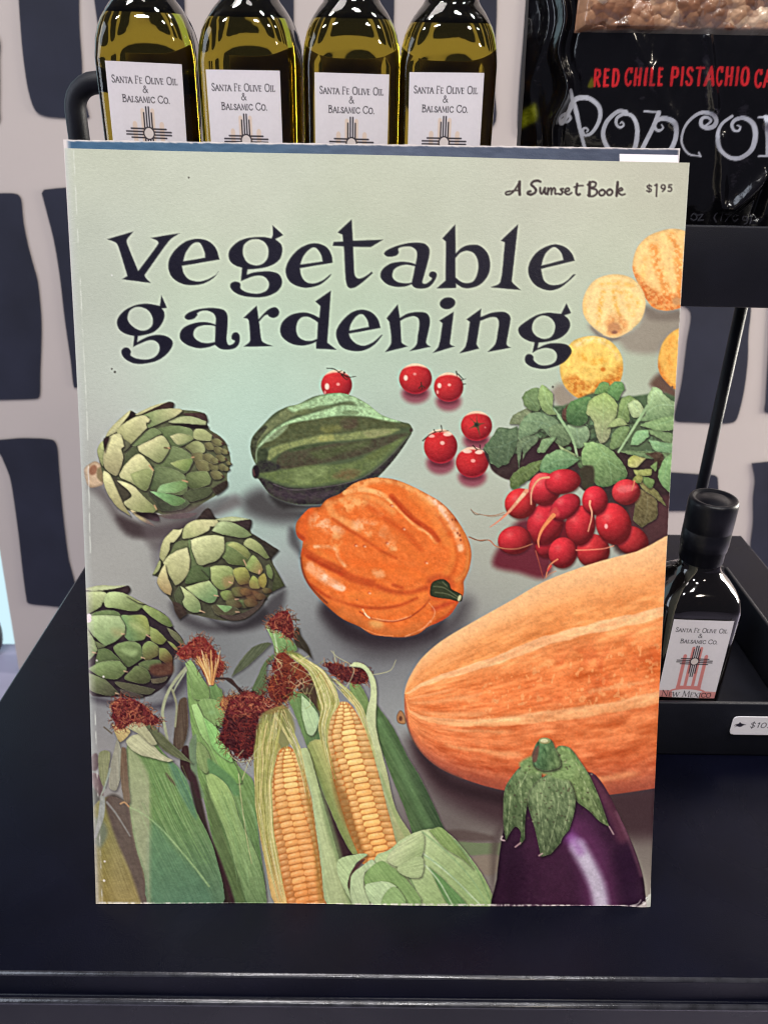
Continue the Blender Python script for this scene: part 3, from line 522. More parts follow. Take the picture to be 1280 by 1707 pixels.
    leaf("583,235 590,200 620,170 700,145 742,160! 720,230 700,300 640,322 590,300", (92,132,86), ("720,170 660,230 610,290",), g=((72,108,72), 640, 160, 620, 320))
    leaf("750,132 760,95 770,80 800,58 832,72 832,122", (112,154,96), ("800,70 790,130",)); leaf("822,122 860,60 890,54 912,60 932,100! 905,130 890,172 850,152", (102,148,96), ("900,70 850,140",))
    leaf("880,242 895,190 910,160 960,140 1010,172! 960,222 950,302 880,302", (126,156,106), ("960,150 920,230 900,300",))
    leaf("698,242! 710,190 720,170 780,130 830,130 880,182 880,240 850,322 832,392 780,422 752,342 740,292", (142,172,112), ("800,140 800,260 790,410", "800,240 850,190", "800,260 740,210"), g=((166,180,146), 820, 140, 780, 420))
    leaf("820,332! 850,290 900,272 952,312! 900,322", (152,178,128)); leaf("870,342 950,322 942,380 900,442 840,452", (116,146,102), ("930,330 870,440",))
    leaf("1060,150! 1090,90! 1130,100 1200,170 1240,190 1240,262 1120,282 1020,292 1010,262 1060,200", (154,186,146), ("1230,200 1120,200 1030,270", "1100,110 1080,190", "1110,110 1180,190"), g=((128,164,122), 1120, 110, 1100, 290))
    leaf("945,190! 990,165 1032,200 1042,250 990,272 960,252", (170,198,156), ("980,180 1020,250",))
    leaf("1020,312 1240,252 1240,332 1130,352 1070,332", (132,168,122), ("1230,280 1100,320",)); leaf("1060,350 1140,350 1240,380 1240,420 1180,420", (112,142,104))
    leaf("960,432! 975,380 1000,352 1060,345 1072,380! 1010,432", (134,180,136), ("1050,360 980,420",)); leaf("1070,402! 1190,422 1240,420 1240,480 1190,482 1100,462", (124,166,126), ("1080,410 1180,450",))
    leaf("900,470 1040,470 1240,490 1240,530 1050,510", (110,138,102)); leaf("1050,482! 1150,482 1140,562 1080,572! 1100,520", (74,62,52)); leaf("945,522! 980,495 1052,512! 1000,562 950,562", (156,170,100), g=((190,196,140), 960, 500, 1000, 560))
    leaf("980,582! 1090,575! 1080,612 1000,612", (154,168,108)); leaf("1030,622 1100,642 1080,692 1040,662", (112,142,92)); leaf("1130,582 1180,500 1240,480 1240,722 1140,662", (124,166,118), ("1180,520 1160,660",)); leaf("1080,560! 1120,530 1110,590", (120,150,100))
    leaf("1000,610 1030,620 1020,655 970,650", (140,150,92))
    c.L("425,150 500,215 560,300 620,400 645,500", 18, (158,186,140), 14, soft=1); c.L("1060,205 1000,300 950,380 890,475", 18, (160,188,140), 12, soft=1); c.L("470,150 470,200 510,240", 10, (170,196,150), soft=1)
    leaf("412,150! 425,90 440,75 500,130 500,210 522,252! 480,252 440,222", (142,174,122), ("445,90 470,180 510,240",))
    leaf("525,420! 560,450 640,490 600,500 550,460", (150,178,134)); leaf("650,500 700,520 720,560 660,570", (90,116,84))
    leaf("670,490 690,440! 680,420! 760,418 830,450 890,510 932,570 940,622 880,662 800,682 750,662 722,602 715,560 680,550", (128,164,116), ("760,430 830,530 850,660", "830,530 920,590", "800,480 880,520", "800,490 740,560"), g=((104,136,92), 760, 430, 820, 690))
    leaf("245,642! 270,600 330,560 440,522 420,582 340,652 280,697 250,682", (96,118,76), ("440,530 330,600 260,670",))
    leaf("425,562 440,520 470,490 540,460 600,480 660,520! 600,560 540,590 470,602 430,592", (126,164,124), ("650,520 540,520 440,570",), g=((100,140,102), 500, 470, 520, 600))
    c.F("660,580 740,560 740,680 680,690", (66,60,46), soft=3, mark=False)
    def radish(cx, cy, rx, ry, ang, col=(208,50,54), hl=.6):
        ca, sa = math.cos(math.radians(ang)), math.sin(math.radians(ang))
        c.E(cx + 4, cy + 9, rx, ry, (70,16,28), ang, soft=3, alpha=.6, mark=False)
        def shd(X, Y, sd, cc):
            dx = (X - c.ox) * c.k - cx; dy = (Y - c.oy) * c.k - cy
            nx = dx / rx if ang == 0 else (dx * ca + dy * sa) / rx; ny = dy / ry if ang == 0 else (-dx * sa + dy * ca) / ry
            r2 = np.clip(nx * nx + ny * ny, 0, 1); nz_ = np.sqrt(1 - r2); wx = dx / max(rx, ry); wy = dy / max(rx, ry)
            l = np.clip(-wx * .42 - wy * .55 + nz_ * .72, 0, 1)[..., None]
            o = np.array(col) * .50 * (1 - l) + np.minimum(np.array(col) * 1.12 + 8, 255) * l
            h = np.exp(-((wx + .3) ** 2 + (wy + .32) ** 2) / .05)[..., None] * hl
            return o * (1 - h) + np.array([238, 128, 122]) * h
        c.E(cx, cy, rx, ry, col, ang, soft=1, shader=shd, nz=(7, 6, 4, 0), n=3)
    c.F("400,930 500,880 640,900 700,1000 640,1100 480,1110 400,1080", (120,26,42), soft=4)
    for a in ((970,1000,102,84,30,(190,48,52),.25),(740,1060,98,100,10,(196,48,52),.3),(460,1030,62,72,0,(184,38,50),.25),(455,900,104,130,20,(202,44,56),.4),(310,780,94,90,-10),(275,997,100,84,-8,(200,46,54),.4),(860,900,104,126,-18,(208,46,54),.5),(665,910,88,120,8,(206,46,56),.4),(560,1072,84,92,10,(204,46,56),.4),(935,712,84,76,-10,(212,60,66),.5),(750,762,76,86,0,(210,44,58),.4),(452,695,94,98,0,(208,48,60),.5),(560,650,106,74,-8,(210,46,58),.5),(575,800,100,66,-36,(206,44,60),.5)): radish(*a)
    c.F("880,690 950,670 1000,680 960,710 900,715", (238,120,120), soft=3, alpha=.7, mark=False); c.E(817, 915, 10, 14, (250,190,180), soft=1.5, alpha=.9, mark=False); c.F("400,610 440,600 470,625 400,680 370,740 360,690", (240,120,112), soft=4, alpha=.7, mark=False)
    c.F("500,860! 540,850 520,800 480,840 470,880", (214,80,76), soft=3, mark=False)
    R_ = lambda p, w0, w1, col: c.L(p, w0, col, w1, soft=.8, mark=True)
    R_("478,625 430,632 395,665 375,715 373,785", 12, 6, (232,170,128)); R_("345,705 300,760 240,830 185,880 130,920", 26, 4, (226,150,120)); R_("330,725 290,770", 22, 14, (240,186,150))
    R_("215,832 160,850 100,850 40,835 15,812", 6, 3, (176,140,112)); R_("215,845 140,858 60,840", 4, 2, (160,128,104))
    R_("505,850 470,890 435,940 415,1000 420,1040", 26, 5, (232,140,92)); R_("722,765 720,790 732,830 730,870 710,945", 12, 5, (240,170,130)); R_("985,645 980,670 968,702", 9, 5, (220,130,100))
    R_("640,1056 720,1054 800,1048 862,1030", 7, 4, (236,140,110)); R_("5,978 60,998 125,998 160,1030 210,1046 290,1048 380,1020", 8, 4, (186,120,86)); R_("400,1060 425,1150 445,1222", 7, 4, (150,70,60)); R_("530,1110 480,1150 460,1220", 8, 4, (226,140,96)); R_("490,1150 470,1180", 14, 8, (200,70,66)); R_("520,1180 480,1200 455,1225", 5, 3, (200,140,110))
    # ---- banana squash
    c.T(640, 900, 2.6122)
    sh("110,860 240,960 560,1080 900,1100 1240,1060 1260,1280 900,1290 560,1260 260,1130 130,980", (76,46,56), 20, .95)
    sh("130,880 300,1040 560,1110 540,1160 250,1070", (52,28,38), 10, .85)
    part_id(c, 'printed_banana_squash')
    tx = [90,110,160,250,400,560,700,900,1100,1300]; ty = [670,600,520,440,350,260,180,105,50,-10]
    bx_ = [90,110,160,240,350,480,600,800,990,1175,1300]; by = [670,832,922,992,1042,1082,1102,1121,1109,1082,1064]
    def sq(X, Y, sd, cc):
        x = (X - 640) * 2.6122; y = (Y - 900) * 2.6122
        a = np.interp(x, tx, ty); b = np.interp(x, bx_, by); v = np.clip((y - a) / np.maximum(b - a, 1), 0, 1)
        wob = .02 * fbm(x / 90, y / 40, 5)
        v2 = v + wob
        st = [0, .06, .14, .23, .255, .262, .30, .308, .36, .46, .56, .60, .612, .65, .66, .74, .84, .93, 1]
        cl = np.array([(252,196,142),(254,192,134),(248,168,104),(244,158,92),(246,160,94),(255,192,138),(255,188,132),(246,158,96),(242,146,84),(238,132,72),(236,130,72),(240,142,84),(253,182,126),(250,174,116),(232,132,78),(228,126,72),(220,116,68),(208,108,70),(172,86,62)], float)
        o = np.stack([np.interp(v2, st, cl[:, k]) for k in range(3)], -1)
        w = smooth(.02, .3, v) * (1 - smooth(.9, 1, v))
        stk = fbm(x / 150, v * 26, 31, 3) + .55 * fbm(x / 46, v * 70, 35, 2); o = o + (stk * 66 * w)[..., None] * np.array([1, 1.05, .9])
        sp = smooth(.14, .26, fbm(x / 16, v * 46 + x / 300, 41, 2)) * smooth(.33, .42, v) * (1 - smooth(.6, .66, v)) * smooth(180, 520, x)
        o = o * (1 - .45 * sp[..., None]) + np.array([255, 190, 128]) * .45 * sp[..., None]
        rd = smooth(.0, .3, fbm(x / 60, v * 16, 51, 2)) * smooth(.3, .4, v) * (1 - smooth(.55, .62, v)) * smooth(500, 900, x)
        o = o * (1 - .35 * rd[..., None]) + np.array([210, 88, 44]) * .35 * rd[..., None]
        for vc, x0, x1, hw in ((.47, 90, 420, .022), (.575, 150, 480, .022), (.40, 100, 330, .012), (.685, 250, 560, .012), (.80, 250, 620, .014), (.55, 880, 1160, .010), (.93, 760, 1120, .016)):
            m = np.exp(-((v2 - vc) / hw) ** 2) * smooth(x0 - 30, x0 + 60, x) * (1 - smooth(x1 - 60, x1 + 20, x)); o = o * (1 - .6 * m[..., None]) + np.array([252, 178, 120]) * .6 * m[..., None]
        t = smooth(260, 80, x)[..., None] * .45; o = o * (1 - t) + np.array([250, 168, 108]) * t
        lo = smooth(.86, 1.0, v)[..., None] * .22; return o * (1 - lo) + np.array([130, 66, 60]) * lo
    c.F("88,690 92,650 110,600 160,520 250,440 400,350 560,260 700,180 900,105 1100,50 1300,-10 1300,1065 1175,1082 990,1109 800,1121 600,1102 480,1082 350,1042 240,992 160,922 110,832 92,770", (240,150,90), soft=1.0, shader=sq, nz=(5, 3, 3, 0))
    c.L("95,780 130,880 220,975 340,1038", 8, (120,70,60), soft=1.5, alpha=.6)
    c.F("55,768 70,742 88,758 94,800 62,797", (176,128,88), bulge=(.4, 3), soft=1); c.E(72, 778, 8, 11, (110,70,52), soft=1, mark=False)
    # ---- corn in the husk
    def husk(p, col, ang=1.2, g=None, amp=13, shd=.5, st=(60, 3.2), seed=61, bl=(.12, 7)):
        c.F(p, tuple(k * q_ for k, q_ in zip(col, (1.07, 1.01, .97))), g=((tuple(k * q_ for k, q_ in zip(g[0], (1.06, 1.0, .95))),) + tuple(g[1:])) if g else None, sh=(1.6, 1.8, 4, min(.75, shd * 1.05)), rim=((214,222,182), .8, .16), nz=(amp * 1.4, st[0], st[1] * .62, ang, seed), bulge=(bl[0] * .6, bl[1]), au=.05, jag=.6)
    DG, MG, LG, PG = (86,114,76), (112,146,96), (142,172,118), (182,204,164)
    rnd = random.Random(5)
    def tassel(p, base, cols, nstr, ln=9, w=1.0, curl=1.4, box=None):
        c.F(p, base, soft=1.2, nz=(34, 4, 2.2, .5, 71), jag=3.2, au=.12); a = c.parse(p); poly = spline(a, True, 3)
        x0, y0 = poly.min(0); x1, y1 = poly.max(0); k = 0; tries = 0
        P = []
        nstr = int(nstr * 1.5); ln *= 1.35
        while k < nstr and tries < nstr * 12:
            tries += 1; x = rnd.uniform(x0, x1); y = rnd.uniform(y0, y1)
            if c.sdf([poly], np.array([[x]]), np.array([[y]]))[0, 0] < .5: continue
            k += 1; an = rnd.uniform(0, 6.28)
            if k % 4 == 0:
                q_ = poly[rnd.randrange(len(poly))]; x, y = q_; an = math.atan2(y - (y0 + y1) / 2, x - (x0 + x1) / 2) + rnd.uniform(-1.2, 1.2)
            cv = rnd.uniform(-curl, curl); pts = []
            ox, oy, ok = c.ox, c.oy, c.k; c.T(0, 0, 1)
            for j in range(4):
                pts.append((x, y, False)); x += math.cos(an) * ln / 3; y += math.sin(an) * ln / 3; an += cv
            c.L(pts, rnd.uniform(.7, 1.6) * w, rnd.choice(cols), .5, soft=.5, alpha=rnd.uniform(.5, .95), n=3); c.T(ox, oy, ok)
    RED = [(136,62,52),(170,96,72),(86,34,34),(52,20,24),(116,50,44),(190,120,86)]; DRK = [(110,40,40),(60,20,26),(138,60,48),(90,34,36),(40,14,20)]
    part_id(c, 'printed_sweetcorn')
    # behind: small ear, leaves, sticks
    c.T(380, 1000, 4)
    c.L("0,530 60,580 130,650", 24, (62,50,48), 14, soft=1, mark=True)
    husk("25,512! 60,440 160,320 260,282 292,290! 230,350 120,450", (88,100,80), -.9); husk("160,602 190,530 240,420 300,360! 312,382 260,440 255,620 200,640", (92,114,82), -1.1)
    husk("430,240! 465,180 490,240 540,320 562,392! 500,332 460,312", (58,56,48), 1.0); c.L("440,130 475,135", 10, (90,80,64), soft=1)
    husk("245,162! 300,195 400,242 462,332 390,352 320,372 300,282 262,200", (142,182,126), 1.1, g=((112,150,100), 280, 200, 440, 340)); c.L("300,200 320,280 330,360", 10, (186,208,160), soft=1.2)
    tassel("270,150 330,92 400,73 430,130 440,242 410,262 340,202 290,190", (98,34,38), RED, 140)
    husk("470,580 560,520 600,640 640,740 520,700", (76,64,52)); husk("810,562 870,555 940,682 920,782 850,702", (116,146,94), 1.0)
    tassel("650,432 720,420 800,450 900,450 945,510 900,555 800,552 700,502", (82,34,38), DRK + RED, 110)
    # dark green husk, right of the second cob
    husk("985,690! 1100,850 1200,1050 1290,1200 1420,1480 1500,1700 1300,1720 1180,1400 1060,1100 980,850", (88,118,78), 1.05, g=((64,88,64), 1000, 1000, 1260, 930), amp=11)
    c.L("1000,800 1100,1000 1220,1260 1330,1500", 50, (118,152,100), soft=6, alpha=.5)
    # right-hand ear: husk, cob, silk
    husk("395,642 480,612 600,740 640,950 700,1190 620,1250 520,960 430,722", MG, 1.3, g=((98,130,90), 400, 700, 620, 700)); husk("490,632! 540,682 610,785 570,900 530,890 495,762", (170,204,164), 1.2)
    c.T(400, 1250, 4.2667)
    c.F("540,200 640,420 730,620 830,750 690,785 600,500", (66,46,48), soft=2)
    husk("480,-30 600,-60 680,250 760,500 842,742! 800,742 720,602 640,422 560,222", (170,180,122), 1.15, g=((120,142,88), 700, 300, 600, 340))
    def cob(axis, cols_l, rows, base, tip_y, seed):
        """axis: list of (y, [x of column borders]) in photo pixels"""
        ys = np.array([a[0] for a in axis]); B = np.array([a[1] for a in axis], float); rr = random.Random(seed)
        y_top, y_bot = ys[0], ys[-1]
        xs = lambda y, j: float(np.interp(y, ys, B[:, j])); nc = B.shape[1] - 1
        out = [(xs(y, 0) - 1, y, False) for y in np.linspace(y_top, y_bot, 14)] + [(xs(y, nc) + 1, y, False) for y in np.linspace(y_bot, y_top, 14)]
        ox, oy, ok = c.ox, c.oy, c.k; c.T(0, 0, 1); c.F(out, (208,130,66), soft=1)
        for j in range(nc):
            y = y_top - rr.uniform(0, 6); ph = rr.uniform(0, 3)
            while y < y_bot + 4:
                t = (y - y_top) / (y_bot - y_top); h = (5.5 + 5.2 * min(1, t * 4)) * rr.uniform(.9, 1.1) * rows
                ym = y + h / 2; xl = xs(ym, j); xr = xs(ym, j + 1); wdt = xr - xl
                if wdt > 2.5:
                    tilt = cols_l[j] * wdt; sk = (xs(ym + 6, j) - xs(ym - 6, j)) / 12 * h
                    e = (rr.uniform(-.5, .5)); dk = rr.uniform(-9, 9); mid = 1 - abs((xl + xr) / 2 - (xs(ym, 0) + xs(ym, nc)) / 2) / max(8, (xs(ym, nc) - xs(ym, 0)) * .5)
                    lo = np.array(base[0]) * (1 - t) + np.array(base[1]) * t; col = np.clip(lo * (.78 + .26 * mid) + dk, 0, 255)
                    q = [(xl + .6, ym - h * .30 - tilt * -.5, 0), (xl + wdt * .28, y + .5 + tilt * .25, 0), (xr - wdt * .28, y + .4 - tilt * .25, 0), (xr - .6, ym - h * .3 - tilt * .5 + e, 0), (xr - .5, ym + h * .3 - tilt * .5 + e, 0), (xr - wdt * .28, y + h - .4 - tilt * .25, 0), (xl + wdt * .28, y + h - .4 + tilt * .25, 0), (xl + .6, ym + h * .3 + tilt * .5, 0)]
                    def shd(X, Y, sd, cc, xl=xl, xr=xr, y=y, h=h, tilt=tilt, wdt=wdt, col=col):
                        u = (X - xl) / wdt; v = (Y - y + tilt * (u - .5)) / h
                        k = 1.06 - .20 * np.clip(v - .45, 0, 1) - .10 * np.clip(u - .6, 0, 1) - .17 * (1 - np.clip(sd / 1.4, 0, 1)) ** 2
                        o = col * k[..., None]; s_ = np.exp(-((u - .42) ** 2 / .05 + (v - .32) ** 2 / .03))[..., None] * .4
                        return o * (1 - s_) + np.array([255, 222, 170]) * s_
                    c.F(q, col, soft=.6, shader=shd, n=3, nz=(5, 2.5, 2.5, 0, 81))
                y += h
        c.T(ox, oy, ok)
    cob([(1172, [565,568,572,577,580]), (1185, [556,562,573,584,592]), (1205, [548,558,572,590,602]), (1225, [545,553,569,594,614]), (1260, [549,560,575,602,624]), (1297, [556,572,588,613,637]), (1340, [568,582,598,625,648]), (1380, [580,592,608,636,660]), (1410, [592,601,620,646,668]), (1440, [606,616,633,652,672])],
        [.1, .12, .14, .02], .98, ((255,206,134), (250,178,104)), 1172, 3)
    c.F("660,50 690,200 760,330 830,560 880,720 850,735 790,620 700,420 650,200", (140,96,48), soft=5, alpha=.6, mark=False)
    # left-hand ears
    c.T(140, 1000, 4.2667)
    husk("730,470! 760,430 820,520 890,612 982,640 1000,880 960,930 1100,1180 1210,1300 1245,1700 1290,2200 1080,2200 940,1800 850,1400 800,1200 770,950 742,720", (118,154,98), 1.15, g=((92,126,88), 1000, 1300, 1150, 2150))
    husk("680,712 730,700 742,900 702,1052 640,1062 642,950", (88,78,68), 1.5); husk("700,1050 742,1040 770,1290 690,1200", (58,40,40), 1.5); c.F("750,1020 800,960 810,1260 860,1400 800,1400 760,1200", (116,136,104), soft=2)
    c.L("730,480 650,575 590,680 560,800 580,920 600,1020", 22, (166,170,140), 20, soft=1, mark=True); c.L("730,500 665,600 640,650", 12, (176,176,148), 8, soft=1); c.L("630,640 660,750 650,900", 16, (150,150,122), 14, soft=1, mark=True)
    husk("722,452! 762,428 890,632! 890,702 810,712 770,682 760,560", (148,186,126), 1.0, g=((120,156,100), 760, 460, 820, 700)); husk("900,702 920,580 992,682! 982,742", (108,144,94)); husk("820,722 900,702 980,740 992,862 900,922 840,862", (130,166,110), 1.2)
    c.E(910, 800, 22, 16, (152,188,132), soft=5, mark=False, alpha=.6)
    husk("768,752 805,738! 870,862 960,962 1060,1142 1122,1302 1000,1262 900,1052 830,952", (156,200,136), 1.1, g=((128,176,106), 820, 800, 1080, 1280)); husk("850,830! 960,930 1060,1150 940,1080 890,980", (140,196,124), 1.1)
    husk("810,1010 870,1060 900,1130! 880,1230 830,1200 800,1120", (132,160,110), 1.3); c.F("880,1130 960,1180 1080,1290 1100,1400 960,1320 900,1250", (104,142,92), soft=3, mark=False)
    husk("868,1250! 910,1236 1000,1297 1060,1397 1110,1567 1250,1867 1300,2200 1180,2200 1000,1627 900,1397", (150,184,122), 1.1, g=((118,150,108), 950, 1300, 1200, 2150), shd=.3)
    c.F("860,1317 880,1337 1000,1667 1150,2147 1085,2150 905,1627", (96,112,72), soft=4, alpha=.8, mark=False, nz=(14, 40, 3, 1.15))
    for i in range(26):
        x = rnd.uniform(950, 1200); y = rnd.uniform(1300, 1500); c.L([(x, y, 0), (x + 80, y + 260, 0), (x + 150 + rnd.uniform(-20, 20), y + 640, 0)], 5, rnd.choice([(162,192,140), (94,128,82), (140,172,116)]), 3, soft=1, alpha=.35)
    tassel("660,382 720,320 830,260 900,310 960,400 1000,470 980,530 930,562 900,602 830,492 790,412 720,430", (120,44,42), RED + [(160,72,52)], 190)
    for i in range(46):
        a = rnd.uniform(-1, 1); c.L([(905 + a * 14, 600, 0), (895 + a * 50, 500, 0), (880 + a * 100 + rnd.uniform(-10, 10), rnd.uniform(350, 450), 0)], 9, rnd.choice([(226,190,124), (210,160,100), (238,210,156), (150,80,52)]), 4, soft=.8, alpha=.85)
    c.L("940,560 1000,560 1050,570 1100,640 1140,690", 18, (70,54,50), 14, soft=1, mark=True)
    # far left ear
    c.F("740,1200 800,1260 850,1470 900,1667 980,1867 1080,2190 960,2190 900,1767 800,1537", (64,44,46), soft=3)
    c.F("50,1120 90,1090 112,1150 92,1210 55,1210", (94,78,78), soft=2); c.F("60,1230 120,1260 140,1400 100,1390 60,1300", (112,92,92), soft=2); c.F("60,1340 110,1380 110,1520 60,1560", (88,80,76), soft=3)
    husk("110,1090 185,1080 180,1180 150,1330 112,1250", (132,142,112), 1.5)
    husk("60,1500 120,1420 220,1400 330,1480 420,1900 480,2200 60,2200", (126,128,82), 1.2, g=((150,140,86), 120, 1600, 260, 2100))
    c.F("150,1430 220,1380 330,1480 350,1640 400,1830 480,2180 420,2180 330,1930 230,1700", (82,66,64), soft=4, alpha=.9, nz=(8, 20, 4, 1.2)); c.F("70,1560 130,1560 170,1660 120,1760 70,1720", (120,126,104), soft=5, mark=False)
    husk("310,1030 380,960 480,960 560,1080 660,1180 735,1290 790,1480 870,1640 932,1800 975,2200 490,2200 430,1950 370,1750 330,1500 310,1200", (108,142,92), 1.12, g=((102,138,112), 500, 1500, 640, 2150))
    c.F("308,1050 385,1100 470,1300 475,2200 440,1980 372,1750 330,1500", (172,176,138), soft=5, alpha=.75, mark=False, nz=(10, 50, 3, 1.2), inside=c.id)
    c.F("600,1150 660,1180 735,1290 790,1480 800,1560 740,1480 660,1330", (100,136,104), soft=4, mark=False, nz=(10, 50, 3, 1.0)); c.F("585,1230 640,1290 650,1320 600,1270", (92,80,64), soft=2.5, mark=False)
    c.L("330,1477 400,1510 470,1557 560,1637 650,1737 800,1917 890,2037", 9, (170,196,140), 14, soft=1.2, alpha=.75)
    for i in range(70):
        x = rnd.uniform(380, 700); y = rnd.uniform(1150, 1500); l = rnd.uniform(250, 560); c.L([(x, y, 0), (x + l * .22, y + l * .5, 0), (x + l * .5, y + l, 0)], 5, rnd.choice([(146,180,116), (86,120,74), (128,164,104), (158,184,130)]), 3, soft=1, alpha=.4, inside=c.id)
    c.F("480,1600 640,1760 880,2050 900,2200 500,2200", (96,136,110), soft=8, alpha=.45, mark=False, inside=c.id)
    husk("420,870! 480,880 600,1000 700,1090 775,1165! 640,1112 540,1042", (100,110,84), .7); husk("300,1012 352,962 420,960 500,1040 560,1100 635,1140! 600,1152 480,1122 380,1092", (178,188,158), .7)
    husk("200,882! 232,900 290,902 332,940 262,1012 230,962", (192,182,134), .8); husk("295,900! 350,865 410,865 520,1020 480,1030 400,960", (164,172,142), .9)
    husk("240,992 272,1100 272,1200 232,1352 182,1332 190,1180 222,1052", (148,154,142), 1.5); husk("270,1050 300,1060 318,1300 330,1440 290,1440 262,1250", (112,98,82), 1.5); c.L("190,1200 150,1330 120,1400", 14, (160,162,150), 10, soft=1)
    c.F("120,1400 150,1400 145,1540 90,1690 75,1690 100,1560", (158,160,152), soft=1.2, nz=(14, 20, 3, 1.5)); c.L("165,1440 230,1520 330,1680", 16, (132,128,124), 8, soft=1.2); c.L("262,1450 290,1440 322,1470", 10, (196,148,104), soft=1.2); c.L("145,905 200,950", 10, (110,96,84), soft=1)
    c.L("540,870 530,940", 8, (84,70,70), soft=1)
    tassel("200,762 240,708 330,703 410,740 480,792 540,862 480,892 400,872 340,872 270,922 212,872", (98,36,42), RED, 240)
    # big dark tassels
    c.T(380, 1000, 4)
    tassel("-55,690 -10,650 60,640 60,700 -20,740", (150,96,70), [(200,150,90), (120,50,46), (170,110,70)], 60)
    tassel("0,700 60,640 150,615 230,640 330,690 355,732 300,752 220,762 200,802 212,902 200,1000 150,1040 100,1062 20,1010 -50,930 -40,860", (70,30,34), DRK + [(124,50,46)], 420, 11)
    tassel("20,690 120,620 220,640 330,695 340,730 220,750 120,760 20,760", (108,38,42), RED, 160)
    tassel("300,420 370,345 430,400 500,450 562,540 480,562 430,622 350,692 280,640 270,562 310,500", (104,42,36), DRK + [(170,92,56), (150,76,50)], 260, 11)
    c.F("330,360 420,380 520,470 540,530 430,480 340,440", (150,82,54), soft=6, alpha=.4, mark=False)
    # left-hand cob
    c.T(400, 1250, 4.2667)
    husk("110,0 260,-60 300,40 240,300 300,600 420,1090 250,1100 180,800 120,450", (188,178,120), 1.35, g=((214,190,132), 120, 100, 300, 1000), st=(50, 2))
    cob([(1246, [472,474,477,480,482,484]), (1258, [461,464,473,486,494,500]), (1280, [455,458,471,494,500,506]), (1310, [452,457,474,497,508,513]), (1344, [449,460,481,504,517,522]), (1380, [455,469,490,515,524,528]), (1420, [461,478,500,524,532,535]), (1460, [470,485,508,530,537,540]), (1496, [478,492,515,538,542,545]), (1520, [484,498,520,542,546,549])],
        [.25, .2, .12, .03, .02], .98, ((255,202,128), (248,162,96)), 1246, 9)
    c.F("470,200 500,300 540,560 580,850 600,1090 560,1090 520,700 470,350", (150,120,60), soft=4, alpha=.45, mark=False)
    husk("380,-70 415,-10 480,-10 540,180 600,400 680,680 740,900 810,1100 620,1100 580,850 540,560 490,250", (180,202,158), 1.32, g=((150,172,124), 500, 300, 640, 260), amp=9)
    c.F("560,200 640,460 740,800 810,1090 770,1090 690,800 600,500", (132,150,104), soft=4, alpha=.7, mark=False)
    # right strip of husk
    c.T(380, 1000, 4)
    husk("808,442! 850,415 920,440 980,530 992,640 987,850 1060,1150 1120,1400 1240,1610 1150,1690 1080,1450 1010,1180 950,950 920,780 950,640 945,540 900,460", (190,210,170), 1.2, g=((172,184,138), 950, 700, 1150, 1600), amp=8)
    c.F("1000,1100 1120,1400 1240,1610 1200,1620 1090,1400", (150,166,112), soft=3, alpha=.7, mark=False)
    # silk
    SILK = [(214,208,146), (190,188,112), (232,222,174), (160,162,88), (230,208,150), (128,126,66), (176,172,100)]
    def silk(Lp, Rp, nst, wd=1.2, seed=1, al=.75):
        rr = random.Random(seed); A_ = np.array(Lp, float); B_ = np.array(Rp, float); m = len(A_) - 1
        for i in range(nst):
            u = rr.random(); a = rr.uniform(0, .55) * m; b = min(m, a + rr.uniform(.2, .55) * m); pts = []
            for t in np.linspace(a, b, 6):
                k = min(int(t), m - 1); f = t - k; pl = A_[k] * (1 - f) + A_[k + 1] * f; pr = B_[k] * (1 - f) + B_[k + 1] * f
                uu = u + rr.uniform(-.04, .04); pt = pl * (1 - uu) + pr * uu; pts.append((pt[0], pt[1], False))
            c.T(0, 0, 1); c.L(pts, rr.uniform(.7, 1.6) * wd, rr.choice(SILK), .5, soft=.5, alpha=al * rr.uniform(.5, 1), n=3, mark=True)
    c.T(0, 0, 1)
    c.F("434,1195 455,1180 478,1178 492,1215 480,1245 464,1250 452,1310 448,1350 432,1320 424,1260", (146,138,80), soft=3, alpha=.8)
    silk([(431,1195),(424,1255),(426,1340),(440,1420),(462,1510)], [(474,1180),(464,1240),(452,1300),(456,1385),(478,1500)], 330, seed=2)
    silk([(452,1190),(470,1215),(490,1250),(502,1290),(512,1340)], [(476,1180),(488,1215),(500,1245),(510,1290),(520,1340)], 60, seed=3)
    c.F("476,1086 500,1090 522,1112 545,1125 560,1150 560,1180 540,1200 530,1180 528,1150 515,1118 495,1100", (146,148,74), soft=3, alpha=.85)
    silk([(474,1087),(515,1116),(528,1150),(536,1180),(530,1215),(538,1250),(552,1300)], [(500,1092),(540,1117),(560,1150),(566,1172),(552,1195),(546,1230),(562,1300)], 320, seed=4)
    silk([(545,1128),(570,1155),(592,1180),(610,1220),(630,1290)], [(556,1130),(584,1152),(606,1180),(618,1225),(636,1290)], 70, seed=5)
    for p in ("380,1254 400,1270 430,1262", "396,1262 406,1250", "458,1095 470,1110 456,1120", "490,1150 500,1140 530,1130", "575,1150 590,1115 562,1095 552,1085", "404,1300 415,1270 428,1250 436,1240", "398,1290 402,1330 412,1400 420,1440", "620,1125 650,1118 660,1100", "560,1105 556,1085"): c.L(p, 1.3, (204,196,150), .8, soft=.6, alpha=.8)
    for i in range(36):
        x = rnd.uniform(455, 540); y = rnd.uniform(1100, 1190); c.L([(x, y, 0), (x + rnd.uniform(-14, 14), y + rnd.uniform(-10, 14), 0), (x + rnd.uniform(-24, 24), y + rnd.uniform(-6, 26), 0)], .9, rnd.choice(SILK[:4] + [(200,130,90)]), .5, soft=.5, alpha=.7)
    # folded pale husk at the foot
    c.T(650, 1200, 2.7826)
